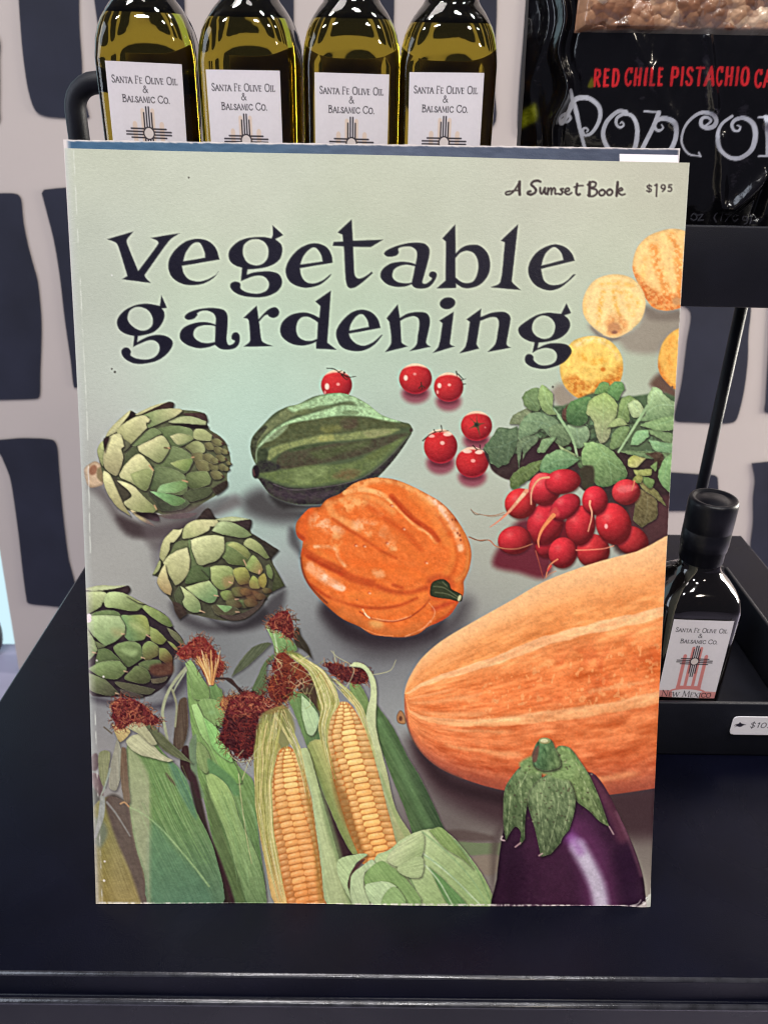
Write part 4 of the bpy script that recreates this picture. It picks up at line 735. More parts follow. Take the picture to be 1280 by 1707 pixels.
    c.L("300,590 400,600 520,600", 62, (124,130,98), 60, soft=2); sh("240,520 330,510 480,540 480,560 300,560", (90,62,64), 4, .6); c.F("380,640 500,630 500,700 440,720", (150,126,116), soft=4, mark=False)
    husk("-70,640 0,600 60,550 150,512 240,510 300,552 380,650 440,740 495,860 495,900 -100,900", (178,204,158), .7, g=((152,184,132), 100, 560, 300, 860), amp=9)
    husk("180,512! 240,500 330,600 385,690! 330,642 250,592", (134,164,108), .9); husk("180,682! 250,742 360,860 350,900 270,860", (106,150,98), .9); husk("0,700 60,690 118,850 100,900 -60,900", (150,178,126), 1.0)
    for a, w, cc in (("70,560 180,640 300,740 420,860", 8, (206,222,188)), ("150,520 260,610 380,740 450,860", 7, (150,178,128)), ("40,640 130,650 220,740 290,860", 8, (204,220,184)), ("90,600 240,680 380,830", 6, (158,188,138)), ("300,560 400,690 470,850", 8, (126,156,104)), ("60,690 110,770 130,860", 8, (116,142,96))): c.L(a, w, cc, w * .6, soft=1.5, alpha=.8)
    c.T(400, 1250, 4.2667)
    husk("700,782 840,740 905,745 830,802 790,882 765,960 805,1100 700,900", (172,200,156), .9); c.F("785,880 845,800 890,780 810,880 790,980 770,980", (92,62,62), soft=1.5)
    husk("790,902 860,832 940,780 960,830 890,872 882,982 920,1100 800,1100", (178,204,166), 1.2); husk("890,880 1000,790 1105,850 1170,902 1290,1100 1020,1100 1000,980 900,972", (134,170,114), .9); husk("888,972 960,940 1050,938 1112,972! 1042,1012 1012,1100 940,1100", (178,208,168), .8); husk("1040,1010 1110,975 1180,1100 1010,1100", (144,180,126), .8)
    husk("1045,782 1110,690 1290,585 1290,762 1140,832", (192,212,172), -.5, g=((160,188,140), 1100, 700, 1250, 800)); husk("1120,835 1290,760 1290,900 1180,900", (170,196,150), -.2)
    # ---- aubergine
    c.T(650, 1200, 2.7826)
    sh("480,860 490,700 530,480 600,400 560,420 470,560", (86,60,66), 8, .6)
    part_id(c, 'printed_aubergine')
    c.F("486,900 494,740 510,600 535,480 600,380 700,300 850,260 935,245 1000,320 1060,440 1120,570 1165,700 1182,800 1172,900", (58,30,52), soft=1.2, nz=(6, 5, 5, 0), bulge=(.4, 14))
    e = lambda p, w, col, soft, al: c.L(p, w, col, soft=soft, alpha=al, inside=c.id)
    e("930,260 1020,400 1080,540", 60, (108,60,76), 10, .7); e("700,560 760,700 790,880", 190, (72,38,62), 24, .8); e("560,620 560,880", 100, (48,24,44), 14, .8); e("870,520 940,660 980,880", 150, (104,54,92), 20, .85); e("830,540 870,580", 56, (130,72,138), 10, .75)
    e("1090,640 1130,880", 100, (46,22,46), 14, .85); e("870,590 920,680 960,770 985,900", 74, (196,182,202), 8, .92); e("900,640 950,750 985,900", 40, (214,204,218), 6, .6); e("850,560 880,610", 40, (180,130,190), 8, .7)
    e("1050,430 1120,590 1165,720", 16, (140,96,110), 4, .5)
    def cal(p, col, g=None): c.F(p, col, g=g, sh=(1.5, 2.5, 4, .7), rim=((178,186,140), 1.0, .3), nz=(40, 9, 4.2, 1.3, 91), bulge=(.34, 6), au=.08)
    cal("770,130 830,128 880,190 930,270 972,370 1015,495! 970,470 920,420 860,372 840,302 780,232", (132,156,98), ((112,128,84), 820, 150, 960, 440))
    cal("525,380 532,320 545,290 600,220 660,190 700,240 690,330 640,382 625,480 625,552! 600,582! 605,520 580,495 552,530 537,560! 525,480", (116,136,92), ((92,108,74), 620, 220, 560, 520))
    cal("638,390 650,320 720,258 800,250 855,340 855,420 830,510! 800,545 790,570! 745,622! 700,635! 690,590 670,500", (124,142,100), ((98,112,80), 720, 280, 740, 600))
    c.F("600,200 700,150 800,140 860,200 830,280 700,250 640,250", (136,160,104), soft=4, nz=(30, 6, 4, 0))
    for a in ("720,270 700,400 715,600", "770,270 780,400 730,610", "680,340 690,460", "820,300 830,400 800,520", "560,330 550,440 540,540", "600,280 610,400 610,540", "860,200 920,330 990,470", "640,240 590,330"): c.L(a, 6, (188,200,152), 3, soft=1, alpha=.55, rag=.8)
    for i in range(110): c.E(rnd.uniform(540, 940), rnd.uniform(160, 480), rnd.uniform(2, 7), rnd.uniform(2, 6), rnd.choice([(70,60,48), (176,186,140), (84,70,56)]), soft=1, alpha=.5, mark=False, inside=c.id)
    cal("660,192 665,140 690,95 742,90 765,130 792,212 720,237 670,217", (86,120,82), ((112,134,88), 680, 160, 780, 170)); c.F("660,150 690,120 680,190 662,195", (110,84,70), soft=2, mark=False)
    c.E(716, 97, 28, 15, (150,150,100), mark=True); c.E(714, 97, 18, 9, (214,208,160), soft=1, mark=False)
    c.L("520,540 515,555 530,560", 6, (210,180,180), soft=1); c.L("580,590 605,570", 5, (200,160,160), soft=1); c.L("1015,495 1035,530", 6, (170,140,140), soft=1); c.L("690,630 705,620", 6, (200,170,160), soft=1)
    # stray hairs
    c.T(0, 0, 1); c.L("783,895 800,902 812,900", 1.2, (110,90,70), soft=.5); c.L("785,850 792,858 800,857", 1.2, (120,96,80), soft=.5)
    # ---- handling wear of the printed sheet
    c.id = 0
    fade = smooth(1250, 1340, c.Y) * (c.X < 249) * smooth(165, 200, c.X) * .20 * (c.ids == 21); c.rgb = c.rgb * (1 - fade[..., None]) + np.array([184, 176, 160]) * fade[..., None]
    edge = np.interp(c.Y, [247, 400, 700, 1000, 1300, 1506], [108, 116, 131, 143, 152, 161])
    band = np.clip(1 - np.abs(c.X - edge - 6) / 9, 0, 1) * .35 + smooth(7, 1, c.X - edge) * .5
    c.rgb = c.rgb * (1 - band[..., None]) + np.array([206, 200, 200]) * band[..., None]
    cr = np.interp(c.Y, [247, 700, 1000, 1300, 1506], [123, 146, 153, 163, 171]); m = np.exp(-((c.X - cr - 1.2 * fbm(c.Y / 14, c.Y * 0, 3)) / .9) ** 2) * smooth(-.05, .16, fbm(c.Y / 22, c.X / 60, 8)) * .75
    c.rgb = c.rgb * (1 - m[..., None]) + np.array([226, 220, 212]) * m[..., None]
    c.rs = 6; c.L("161,1505 400,1507 700,1508 1083,1511", 3.4, (226,218,208), soft=.9, alpha=.8, rag=.8); c.L("1149,272 1136,480 1118,800 1100,1150 1084,1510", 2.6, (226,218,208), soft=.9, alpha=.7, rag=.7); c.L("109,247 640,258 1149,270", 2.2, (214,206,196), soft=.9, alpha=.6, rag=.8); c.rs = 4.5
    for x, y, r in ((148, 1033, 5), (149, 1027, 4), (162, 1101, 1.4), (173, 1128, 1.6), (175, 1436, 1.5), (174, 1468, 1.8), (1073, 1506, 3), (1078, 1498, 2.5), (187, 459, 1.2)): c.E(x, y, r, r, (240,228,228), soft=1, mark=False)
    c.F("1060,1514 1068,1508 1075,1503 1080,1492 1088,1488! 1090,1516!", (226,214,208), soft=1.2, alpha=.85, mark=False, jag=1.2); c.L("1064,1509 1072,1505 1079,1497", 1.6, (120,104,104), 1, soft=.7, alpha=.7); c.L("1050,1510 1062,1507 1068,1500", 1.4, (232,220,216), .8, soft=.6, alpha=.8)
    for x, y, r in ((192, 620, 1.5), (187, 615, 1), (315, 296, 1), (1120, 645, 1), (921, 645, 1.2), (595, 1000, 0)): c.E(x, y, r + .6, r + .6, (90,80,76), soft=.8, mark=False)
    veg = (c.ids > 0) & (c.ids != 5) & (c.ids != 6) & (c.ids != 7)
    det = 1 + veg * (.09 * fbm(c.X / 2.6, c.Y / 2.4, 111, 2) + .13 * fbm(c.X / 11, c.Y / 9, 112, 3))
    c.rgb = c.rgb * det[..., None]
    b_ = (c.ids == 0)[..., None]; mv = np.clip((c.rgb[..., 0] + c.rgb[..., 2]) / 2 - c.rgb[..., 1], 0, 11)
    c.rgb = np.where(b_, c.rgb * np.array([.962, 1.005, .995]) + (mv[..., None] * np.array([-.12, .42, -.12])), c.rgb)
    k_ = np.exp(-np.linspace(-2, 2, 13) ** 2 / 2); k_ /= k_.sum(); bl_ = c.rgb
    for ax in (0, 1): bl_ = sum(w_ * np.roll(bl_, o_ - 6, ax) for o_, w_ in enumerate(k_))
    bl_ = c.rgb + .55 * np.clip(c.rgb - bl_, -45, 45)                       # the crisp repro of the printed photograph
    txt = ((c.ids == 5) | (c.ids == 6) | (c.ids == 7)); txt = txt | np.roll(txt, 1, 0) | np.roll(txt, -1, 0) | np.roll(txt, 1, 1) | np.roll(txt, -1, 1)
    c.rgb = np.where(txt[..., None], c.rgb, bl_)
    gr = fbm(c.X / 2.2, c.Y / 2.2, 99, 2) * 9 + fbm(c.X / 60, c.Y / 60, 98, 2) * 7
    c.rgb = np.clip(255 * (np.clip(c.rgb + gr[..., None], 0, 255) / 255) ** 1.05, 0, 255)
    return c

# ------------------------------------------------------------------ materials
def mat(name, col=(.5, .5, .5), rough=.5, metal=0.0, spec=.5, coat=0.0, bump=None, mottle=None, attr=None, coat_rough=.05, smudge=None):
    m = bpy.data.materials.new(name); m.use_nodes = True; nt = m.node_tree; b = nt.nodes['Principled BSDF']
    b.inputs['Base Color'].default_value = (*col, 1); b.inputs['Roughness'].default_value = rough; b.inputs['Metallic'].default_value = metal
    b.inputs['Specular IOR Level'].default_value = spec; b.inputs['Coat Weight'].default_value = coat; b.inputs['Coat Roughness'].default_value = coat_rough
    tc = nt.nodes.new('ShaderNodeTexCoord')
    if mottle:
        n = nt.nodes.new('ShaderNodeTexNoise'); n.inputs['Scale'].default_value = mottle[0]; n.inputs['Detail'].default_value = 5
        nt.links.new(tc.outputs['Object'], n.inputs['Vector']); r = nt.nodes.new('ShaderNodeValToRGB')
        r.color_ramp.elements[0].position = .3; r.color_ramp.elements[1].position = .7
        r.color_ramp.elements[0].color = (*[c * (1 - mottle[1]) for c in col], 1); r.color_ramp.elements[1].color = (*[min(1, c * (1 + mottle[1])) for c in col], 1)
        nt.links.new(n.outputs['Fac'], r.inputs['Fac']); nt.links.new(r.outputs['Color'], b.inputs['Base Color'])
    if smudge:
        n = nt.nodes.new('ShaderNodeTexNoise'); n.inputs['Scale'].default_value = smudge[2]; n.inputs['Detail'].default_value = 7; n.inputs['Distortion'].default_value = .6
        nt.links.new(tc.outputs['Object'], n.inputs['Vector']); mr = nt.nodes.new('ShaderNodeMapRange'); mr.inputs['From Min'].default_value = .35; mr.inputs['From Max'].default_value = .7
        mr.inputs['To Min'].default_value = smudge[0]; mr.inputs['To Max'].default_value = smudge[1]; nt.links.new(n.outputs['Fac'], mr.inputs['Value']); nt.links.new(mr.outputs['Result'], b.inputs['Roughness'])
    if attr:
        a = nt.nodes.new('ShaderNodeVertexColor'); a.layer_name = attr; nt.links.new(a.outputs['Color'], b.inputs['Base Color'])
    if bump:
        last = None
        for sc, st, det in bump:
            n = nt.nodes.new('ShaderNodeTexNoise'); n.inputs['Scale'].default_value = sc; n.inputs['Detail'].default_value = det
            nt.links.new(tc.outputs['Object'], n.inputs['Vector']); bp = nt.nodes.new('ShaderNodeBump'); bp.inputs['Strength'].default_value = st; bp.inputs['Distance'].default_value = .0006
            nt.links.new(n.outputs['Fac'], bp.inputs['Height'])
            if last: nt.links.new(last.outputs['Normal'], bp.inputs['Normal'])
            last = bp
        nt.links.new(last.outputs['Normal'], b.inputs['Normal'])
    return m
M = {}
M['print'] = mat('printed_card', rough=.38, spec=.26, attr='print', bump=((900, .10, 2), (2600, .12, 2)))
M['label'] = mat('label_paper', rough=.5, spec=.4, attr='print', bump=((1500, .05, 2),))
M['paper'] = mat('page_paper', (.72, .66, .54), .8, mottle=(300, .15))
M['table'] = mat('table_black_enamel', (.0022, .0025, .0078), .24, spec=.14, bump=((1800, .10, 2), (60, .02, 3)), mottle=(40, .2), smudge=(.22, .33, 16))
M['rack'] = mat('rack_black_powder_coat', (.0065, .0070, .0125), .5, spec=.33, bump=((2600, .22, 2),), mottle=(60, .2))
M['cap'] = mat('cap_black_plastic', (.0045, .0045, .008), .36, spec=.28, bump=((1200, .08, 2),))
M['foil'] = mat('capsule_black', (.010, .010, .022), .38, spec=.5)
M['dark_glass'] = mat('dark_bottle_glass', (.004, .003, .003), .05, spec=.6, coat=.5)
M['backpaper'] = mat('back_label_paper', (.16, .12, .11), .7, mottle=(120, .2))
M['shade_core'] = mat('dark_neck_sleeve', (.0045, .0035, .0025), .6, spec=.05, mottle=(200, .3))  # near-black tone standing in for dark reflections in the bottle shoulders
M['table_edge'] = mat('table_edge_highlight_enamel', (.030, .030, .038), .20, spec=.75, metal=.25, bump=((900, .10, 2),), mottle=(180, .5))  # paler, glossier enamel put on the bevels to brighten the edge highlight
M['bag'] = mat('bag_black_film', rough=.16, spec=.55, attr='print', coat=.35, coat_rough=.08, bump=((90, .3, 3), (330, .35, 2)))
M['pop'] = mat('caramel_popcorn', rough=.34, spec=.5, attr='print', coat=.6, coat_rough=.06)
M['floor'] = mat('floor_concrete', (.26, .24, .34), .55, mottle=(4, .25), bump=((30, .2, 4),))
M['seat'] = mat('chair_dark_leather', (.03, .02, .03), .5)

def glass_mat():
    m = bpy.data.materials.new('olive_oil_in_glass'); m.use_nodes = True; nt = m.node_tree; b = nt.nodes['Principled BSDF']
    b.inputs['Base Color'].default_value = (.93, .90, .62, 1); b.inputs['Transmission Weight'].default_value = 1; b.inputs['Roughness'].default_value = .015; b.inputs['IOR'].default_value = 1.49
    v = nt.nodes.new('ShaderNodeVolumeAbsorption'); v.inputs['Color'].default_value = (.76, .68, .04, 1); v.inputs['Density'].default_value = 84
    nt.links.new(v.outputs[0], nt.nodes['Material Output'].inputs['Volume']); return m
M['oil'] = glass_mat()
def wall_mat():
    m = mat('wall_paint_mauve', (.445, .392, .372), .75, spec=.25, mottle=(3, .05), bump=((120, .15, 4),)); return m
M['wall'] = wall_mat(); M['blot'] = mat('wall_paint_navy', (.0145, .016, .030), .62, spec=.3, mottle=(14, .22), bump=((90, .2, 4),))
def emis(name, col, s):
    m = bpy.data.materials.new(name); m.use_nodes = True; nt = m.node_tree; nt.nodes.remove(nt.nodes['Principled BSDF'])
    e = nt.nodes.new('ShaderNodeEmission'); n = nt.nodes.new('ShaderNodeTexNoise'); n.inputs['Scale'].default_value = 3.5; r = nt.nodes.new('ShaderNodeValToRGB')
    r.color_ramp.elements[0].color = (*[c * .85 for c in col], 1); r.color_ramp.elements[1].color = (*col, 1)
    nt.links.new(n.outputs['Fac'], r.inputs['Fac']); nt.links.new(r.outputs['Color'], e.inputs['Color']); e.inputs['Strength'].default_value = s
    nt.links.new(e.outputs[0], nt.nodes['Material Output'].inputs['Surface']); return m
M['day'] = emis('daylit_window', (.62, .86, .95), 1.15)

# ------------------------------------------------------------------ mesh helpers
def mesh(name, V, Fc, m, parent=None, smooth_=False, colors=None):
    me = bpy.data.meshes.new(name); me.from_pydata([tuple(map(float, v)) for v in V], [], Fc); me.update()
    return link(name, me, m, parent, smooth_, colors)
def link(name, me, m, parent=None, smooth_=False, colors=None):
    for k in (m if isinstance(m, list) else [m]): me.materials.append(k)
    if smooth_: me.polygons.foreach_set('use_smooth', np.ones(len(me.polygons), bool))
    if colors is not None:
        ca = me.color_attributes.new('print', 'FLOAT_COLOR', 'POINT'); ca.data.foreach_set('color', np.concatenate([colors, np.ones((len(colors), 1))], 1).astype(np.float32).ravel())
    o = bpy.data.objects.new(name, me); C.objects.link(o)
    if parent: o.parent = parent
    return o
def grid_mesh(name, P, m, parent=None, colors=None, keep=None, smooth_=True):
    """P: (ny, nx, 3); keep: (ny-1, nx-1) bool"""
    ny, nx = P.shape[:2]; idx = np.arange(ny * nx).reshape(ny, nx)
    q = np.stack([idx[:-1, :-1], idx[:-1, 1:], idx[1:, 1:], idx[1:, :-1]], -1)
    q = q[keep] if keep is not None else q.reshape(-1, 4)
    if len(q) == 0: return None
    used, inv = np.unique(q.ravel(), return_inverse=True); V = P.reshape(-1, 3)[used].astype(np.float32); n = len(q)
    me = bpy.data.meshes.new(name); me.vertices.add(len(V)); me.vertices.foreach_set('co', V.ravel())
    me.loops.add(n * 4); me.loops.foreach_set('vertex_index', inv.astype(np.int32).ravel())
    me.polygons.add(n); me.polygons.foreach_set('loop_start', np.arange(0, n * 4, 4, dtype=np.int32))
    try: me.polygons.foreach_set('loop_total', np.full(n, 4, np.int32))
    except Exception: pass
    me.update(calc_edges=True); me.validate()
    return link(name, me, m, parent, smooth_, colors.reshape(-1, 3)[used] if colors is not None else None)
def sample(c, px, py):
    x = np.clip((px - c.x0) * c.res - .5, 0, c.W - 1.001); y = np.clip((py - c.y0) * c.res - .5, 0, c.H - 1.001)
    xi = x.astype(int); yi = y.astype(int); fx = (x - xi)[..., None]; fy = (y - yi)[..., None]; L_ = lin(c.rgb)
    return (L_[yi, xi] * (1 - fx) + L_[yi, xi + 1] * fx) * (1 - fy) + (L_[yi + 1, xi] * (1 - fx) + L_[yi + 1, xi + 1] * fx) * fy
def ids_at(c, px, py):
    return c.ids[np.clip(((py - c.y0) * c.res).astype(int), 0, c.H - 1), np.clip(((px - c.x0) * c.res).astype(int), 0, c.W - 1)]
def thing(name, label, cat, loc=(0, 0, 0), group=None):
    o = bpy.data.objects.new(name, None); C.objects.link(o); o.location = loc; o.empty_display_size = .02
    return tag(o, label, cat, group)
def tag(o, label, cat, group=None):
    o['label'] = label; o['category'] = cat
    if group: o['group'] = group
    return o
def bevelled_box(name, x0, x1, y0, y1, z0, z1, m, parent=None, bev=.0012, seg=3):
    import bmesh
    bm = bmesh.new(); bmesh.ops.create_cube(bm, size=1)
    for v in bm.verts: v.co = Vector(((x0 + x1) / 2 + v.co.x * (x1 - x0), (y0 + y1) / 2 + v.co.y * (y1 - y0), (z0 + z1) / 2 + v.co.z * (z1 - z0)))
    bmesh.ops.bevel(bm, geom=bm.edges[:], offset=bev, segments=seg, affect='EDGES', profile=.5)
    me = bpy.data.meshes.new(name); bm.to_mesh(me); bm.free(); return link(name, me, m, parent, True)
def tube(name, pts, r, m, parent=None, n=16):
    P = np.array(pts, float); V = []; Fc = []; up = np.array([0, 1, 0.])
    for i in range(len(P)):
        t = P[min(i + 1, len(P) - 1)] - P[max(i - 1, 0)]; t /= np.linalg.norm(t); a = np.cross(t, up); a /= np.linalg.norm(a); b = np.cross(t, a)
        V += [P[i] + r * (math.cos(k / n * 2 * math.pi) * a + math.sin(k / n * 2 * math.pi) * b) for k in range(n)]
    for i in range(len(P) - 1):
        Fc += [[i * n + k, i * n + (k + 1) % n, (i + 1) * n + (k + 1) % n, (i + 1) * n + k] for k in range(n)]
    Fc += [list(range(n))[::-1], [(len(P) - 1) * n + k for k in range(n)]]
    return mesh(name, V, Fc, m, parent, True)

# ------------------------------------------------------------------ room seen behind: floor, wall, window
YW = .80; ZF = -.53
fl = mesh('floor', [(-4, -2, ZF), (4, -2, ZF), (4, 4, ZF), (-4, 4, ZF)], [(0, 1, 2, 3)], M['floor']); fl['kind'] = 'structure'
def wall_poly(t, sx=0, sy=0, s=1.0):
    a = []
    for w_ in t.split():
        c_ = w_.endswith('!'); x, y = w_.rstrip('!').split(','); a.append((sx + float(x) / s, sy + float(y) / s, c_))
    return spline(a, True, 5)
xl0, xl1 = on_y(0, 915, YW), on_y(33, 1120, YW)
V = [(xl0[0] - .004, YW, 1.3), (xl0[0], YW, xl0[2]), (xl1[0], YW, xl1[2]), (xl1[0], YW, ZF), (2.2, YW, ZF), (2.2, YW, 1.3)]
V += [(v[0], YW + .05, v[2]) for v in V]; n6 = 6
Fc = [list(range(6)), list(range(6, 12))[::-1]] + [[i, i + 6, (i + 1) % 6 + 6, (i + 1) % 6] for i in range(6)]
MI = [0] * len(Fc)
blots = ["28,-60! 132,-60! 133,40 137,100 139,150 150,196! 112,197 66,190 50,160 41,110 35,50", "-70,-40! -2,60 0,100 0,180 -4,207 -70,210!", "-60,326 0,322 28,323 36,332 40,370 48,410 56,440 64,470 70,540 68,620 67,660 60,665 -60,668!",
    "70,322! 75,316 130,314 136,340 136,640! 124,646 118,600 108,530 100,460 90,400 80,360", "-60,735! 0,733 40,730 88,733 96,745 99,780 105,850 115,930 124,965 130,1000 120,1013 80,1010 48,1006 44,995 38,950 30,880 18,800 6,768 -2,755",
    "150,-50! 268,-50! 286,-50 306,-50! 310,60 312,120 312,200 300,214 220,214 190,206", "395,-50! 490,-50! 490,40 492,130 488,210 470,216 400,214 385,180", "590,-50! 657,-50! 657,20 654,110 655,190 646,210 590,210 575,150", "735,-50! 828,-50! 828,20 826,70 825,150 822,210 760,212 740,190",
    "880,-50! 1000,-50! 1000,230 960,236 876,231 866,226 862,205 866,130 872,60", "1125,500 1154,480! 1252,480! 1251,520 1247,560 1246,600 1240,650 1230,692 1222,704 1200,706 1150,704 1126,702 1124,690 1135,640 1144,570 1150,520",
    "1290,420! 1380,420! 1380,690! 1276,688 1275,670 1279,600", "1000,786! 1112,787 1160,790 1190,792 1196,798 1195,840 1180,850 1100,852 1000,850!", "1252,772! 1300,768 1400,766! 1400,960! 1260,950 1250,915 1254,870 1254,830 1257,800"]
rb = random.Random(3)
for r0, r1 in ((322, 662), (738, 1008)):
    for x0 in (180, 300, 420, 545, 665, 790, 915, 1010):
        if r0 > 700 and x0 > 900: continue
        j = lambda: rb.uniform(-6, 6); sl = .10 * (640 - x0) / 640; w2 = 76
        p4 = [(x0 + j(), r0 + j()), (x0 + w2 + j(), r0 + j()), (x0 + w2 + 4 + sl * 160 + j(), (r0 + r1) / 2), (x0 + w2 + sl * 320 + j(), r1 + j()), (x0 + sl * 320 + j(), r1 + j()), (x0 - 3 + sl * 160 + j(), (r0 + r1) / 2)]
        blots.append(' '.join('%.1f,%.1f' % q for q in p4))
for t in blots:
    P = wall_poly(t); k0 = len(V); W3 = [on_y(x, y, YW - .0015) for x, y in P]
    V += [tuple(q) for q in W3]; Fc.append(list(range(k0, k0 + len(W3)))); MI.append(1)
wl = mesh('wall', V, Fc, [M['wall'], M['blot']]); wl.data.polygons.foreach_set('material_index', np.array(MI, np.int32))
tag(wl, 'mauve grey wall painted with navy brush blocks, behind the table', 'wall')
wd = thing('window', 'pale daylit window beyond the left end of the mauve wall', 'window', (-.8, .872, 0))
bevelled_box('pane', -1.2, -.36, .872, .876, ZF + .002, .9, M['day'], wd, .001, 1)
for o in wd.children: o.location = (.8, -.872, 0)
M['trim'] = mat('white_window_frame', (.72, .72, .76), .5)
for a in ((-1.26, -1.2, ZF, .96), (-.36, -.33, ZF, .96)):
    o = bevelled_box('frame', a[0], a[1], .866, .886, a[2], a[3], M['trim'], wd, .004, 2); o.location = (.8, -.872, 0)
# chair back peeping in beyond the wall
pc = on_y(-18, 1052, .85)
seat = thing('chair', 'dark rounded chair back seen against the bright window at left edge', 'chair', (pc[0], .85, ZF))
V, Fc = [], []
for j in range(2):
    for k in range(24):
        a = 2 * math.pi * k / 24; V.append((math.cos(a) * .018, (j - .5) * .012, pc[2] - ZF + math.sin(a) * .044))
Fc = [list(range(24))[::-1], list(range(24, 48))] + [[k, (k + 1) % 24, 24 + (k + 1) % 24, 24 + k] for k in range(24)]
mesh('backrest', V, Fc, M['seat'], seat, True)
tube('leg', [(-.018, 0, 0), (-.018, 0, pc[2] - ZF - .03)], .003, M['seat'], seat); tube('leg', [(-.004, 0, 0), (-.004, 0, pc[2] - ZF - .03)], .003, M['seat'], seat)

# ------------------------------------------------------------------ display table
tb = thing('display_table', 'black enamel display table with a stepped front edge under the books', 'table', (.14, .138, ZF))
def tpart(o): o.location = (-.14, -.138, -ZF); return o
XL, XR, YF, YB = -.0826, .3637, -.0262, .3017
prof = [(.0, .0)] + [(.0015 * math.sin(a), -.0015 * (1 - math.cos(a))) for a in np.linspace(.2, math.pi / 2, 7)] + [(.0015, -.0105), (.0017, -.0112), (.0020, -.0115)] + [(.0024 + .0016 * math.sin(a), -.0131 + .0016 * math.cos(a)) for a in np.linspace(.1, math.pi - .1, 8)] + [(.0022, -.0150), (.0020, -.034)]
ring = lambda d: [(XL - d, YF - d), (XR + d, YF - d), (XR + d, YB + d), (XL - d, YB + d)]
V, Fc = [], []
for d_, z_ in prof: V += [(x, y, z_) for x, y in ring(d_)]
for i in range(len(prof) - 1):
    for k in range(4): Fc.append([i * 4 + k, (i + 1) * 4 + k, (i + 1) * 4 + (k + 1) % 4, i * 4 + (k + 1) % 4])
Fc.append([0, 1, 2, 3]); Fc.append([(len(prof) - 1) * 4 + k for k in (3, 2, 1, 0)])
tt_ = tpart(mesh('table_top', V, Fc, [M['table'], M['table_edge']], tb, True)); tt_.data.polygons[len(Fc) - 2].use_smooth = False
for k_ in list(range(4, 24)) + list(range(44, 64)): tt_.data.polygons[k_].material_index = 1
for x in (XL + .02, XR - .02):
    for y in (YF + .02, YB - .02): tpart(bevelled_box('leg', x - .014, x + .014, y - .014, y + .014, ZF, -.034, M['table'], tb, .002, 2))

# ------------------------------------------------------------------ two-tier rack
SZ = .207; SY0, SY1 = .105, .215; RX0, RX1 = on_y(131, 440, .105)[0], .315
rk = thing('display_rack', 'black metal two tier countertop rack holding bottles and popcorn bag', 'rack', (.14, .14, 0))
def rpart(o): o.location = (-.14, -.14, 0); return o
zt = on_y(1200, 376.5, SY0)[2]; zb = on_y(1200, 512.5, SY0)[2]
up = rpart(bevelled_box('upper_shelf', RX0, RX1, SY0 + .0025, SY1, zb + .0005, zb + .0035, M['rack'], rk, .0008, 2))
SZ = zb + .0035
o = bevelled_box('front_lip', RX0, RX1, SY0, SY0 + .0022, zb, zt, M['rack'], up, .0006, 2)
o = bevelled_box('back_lip', RX0, RX1, SY1 + .0003, SY1 + .0024, zb, zt - .012, M['rack'], up, .0006, 2)
TX1 = .3085; TY0, TY1 = .0822, .205; TH = on_y(1190, 1173, TY0)[2]
tr = rpart(bevelled_box('lower_tray', RX0, TX1, TY0 + .0025, TY1, .0008, .0034, M['rack'], rk, .0008, 2))
for a in ((RX0, TX1, TY0, TY0 + .0022), (RX0, TX1, TY1 + .0003, TY1 + .0024)): bevelled_box('front_lip' if a[2] < .1 else 'back_lip', *a, .0005, TH, M['rack'], tr, .0006, 2)
bevelled_box('side_lip', TX1 + .0003, TX1 + .0024, TY0, TY1, .0005, TH, M['rack'], tr, .0006, 2); bevelled_box('side_lip', RX0 - .0024, RX0 - .0003, TY0, TY1, .0005, TH, M['rack'], tr, .0006, 2)
PX, PY = on_y(1225, 540, .196)[0], .196; PX2 = on_y(1180, 780, .196)[0]; PX = (PX + PX2) / 2
for px_ in (PX, RX0 + .006): rpart(tube('post', [(px_, PY, .0034), (px_, PY, zb)], .0030, M['rack'], rk))
hl = on_y(133, 234, .150)
def handle(x):
    pts = []; r = .012; y0, y1, z1 = .150, .198, on_y(140, 138, .150)[2]
    pts = [(x, y0, zb + .002)] + [(x, y0, z1 - r)]
    pts += [(x, y0 + r - r * math.cos(a), z1 - r + r * math.sin(a)) for a in np.linspace(.2, math.pi / 2, 6)]
    pts += [(x, y1 - r + r * math.sin(a), z1 - r + r * math.cos(a)) for a in np.linspace(0, math.pi / 2, 6)] + [(x, y1, zb + .002)]
    P = np.array(pts); V = []; n = 14; Fc = []
    for i in range(len(P)):
        t = P[min(i + 1, len(P) - 1)] - P[max(i - 1, 0)]; t /= np.linalg.norm(t); a = np.array([1., 0, 0]); b = np.cross(t, a)
        V += [P[i] + .0036 * (math.cos(k / n * 2 * math.pi) * a + math.sin(k / n * 2 * math.pi) * b) for k in range(n)]
    for i in range(len(P) - 1): Fc += [[i * n + k, i * n + (k + 1) % n, (i + 1) * n + (k + 1) % n, (i + 1) * n + k] for k in range(n)]
    return V, Fc
# the bent tube at the left end turns in towards the bottles
hz = on_y(140, 137, .150)[2]; hx = hl[0]
pts = [(hx, .150, SZ)] + [(hx, .150, hz - .010)] + [(hx + .010 - .010 * math.cos(a), .150, hz - .010 + .010 * math.sin(a)) for a in np.linspace(.25, math.pi / 2, 6)] + [(hx + .05, .150, hz)]
rpart(tube('handle', pts, .0041, M['rack'], rk))

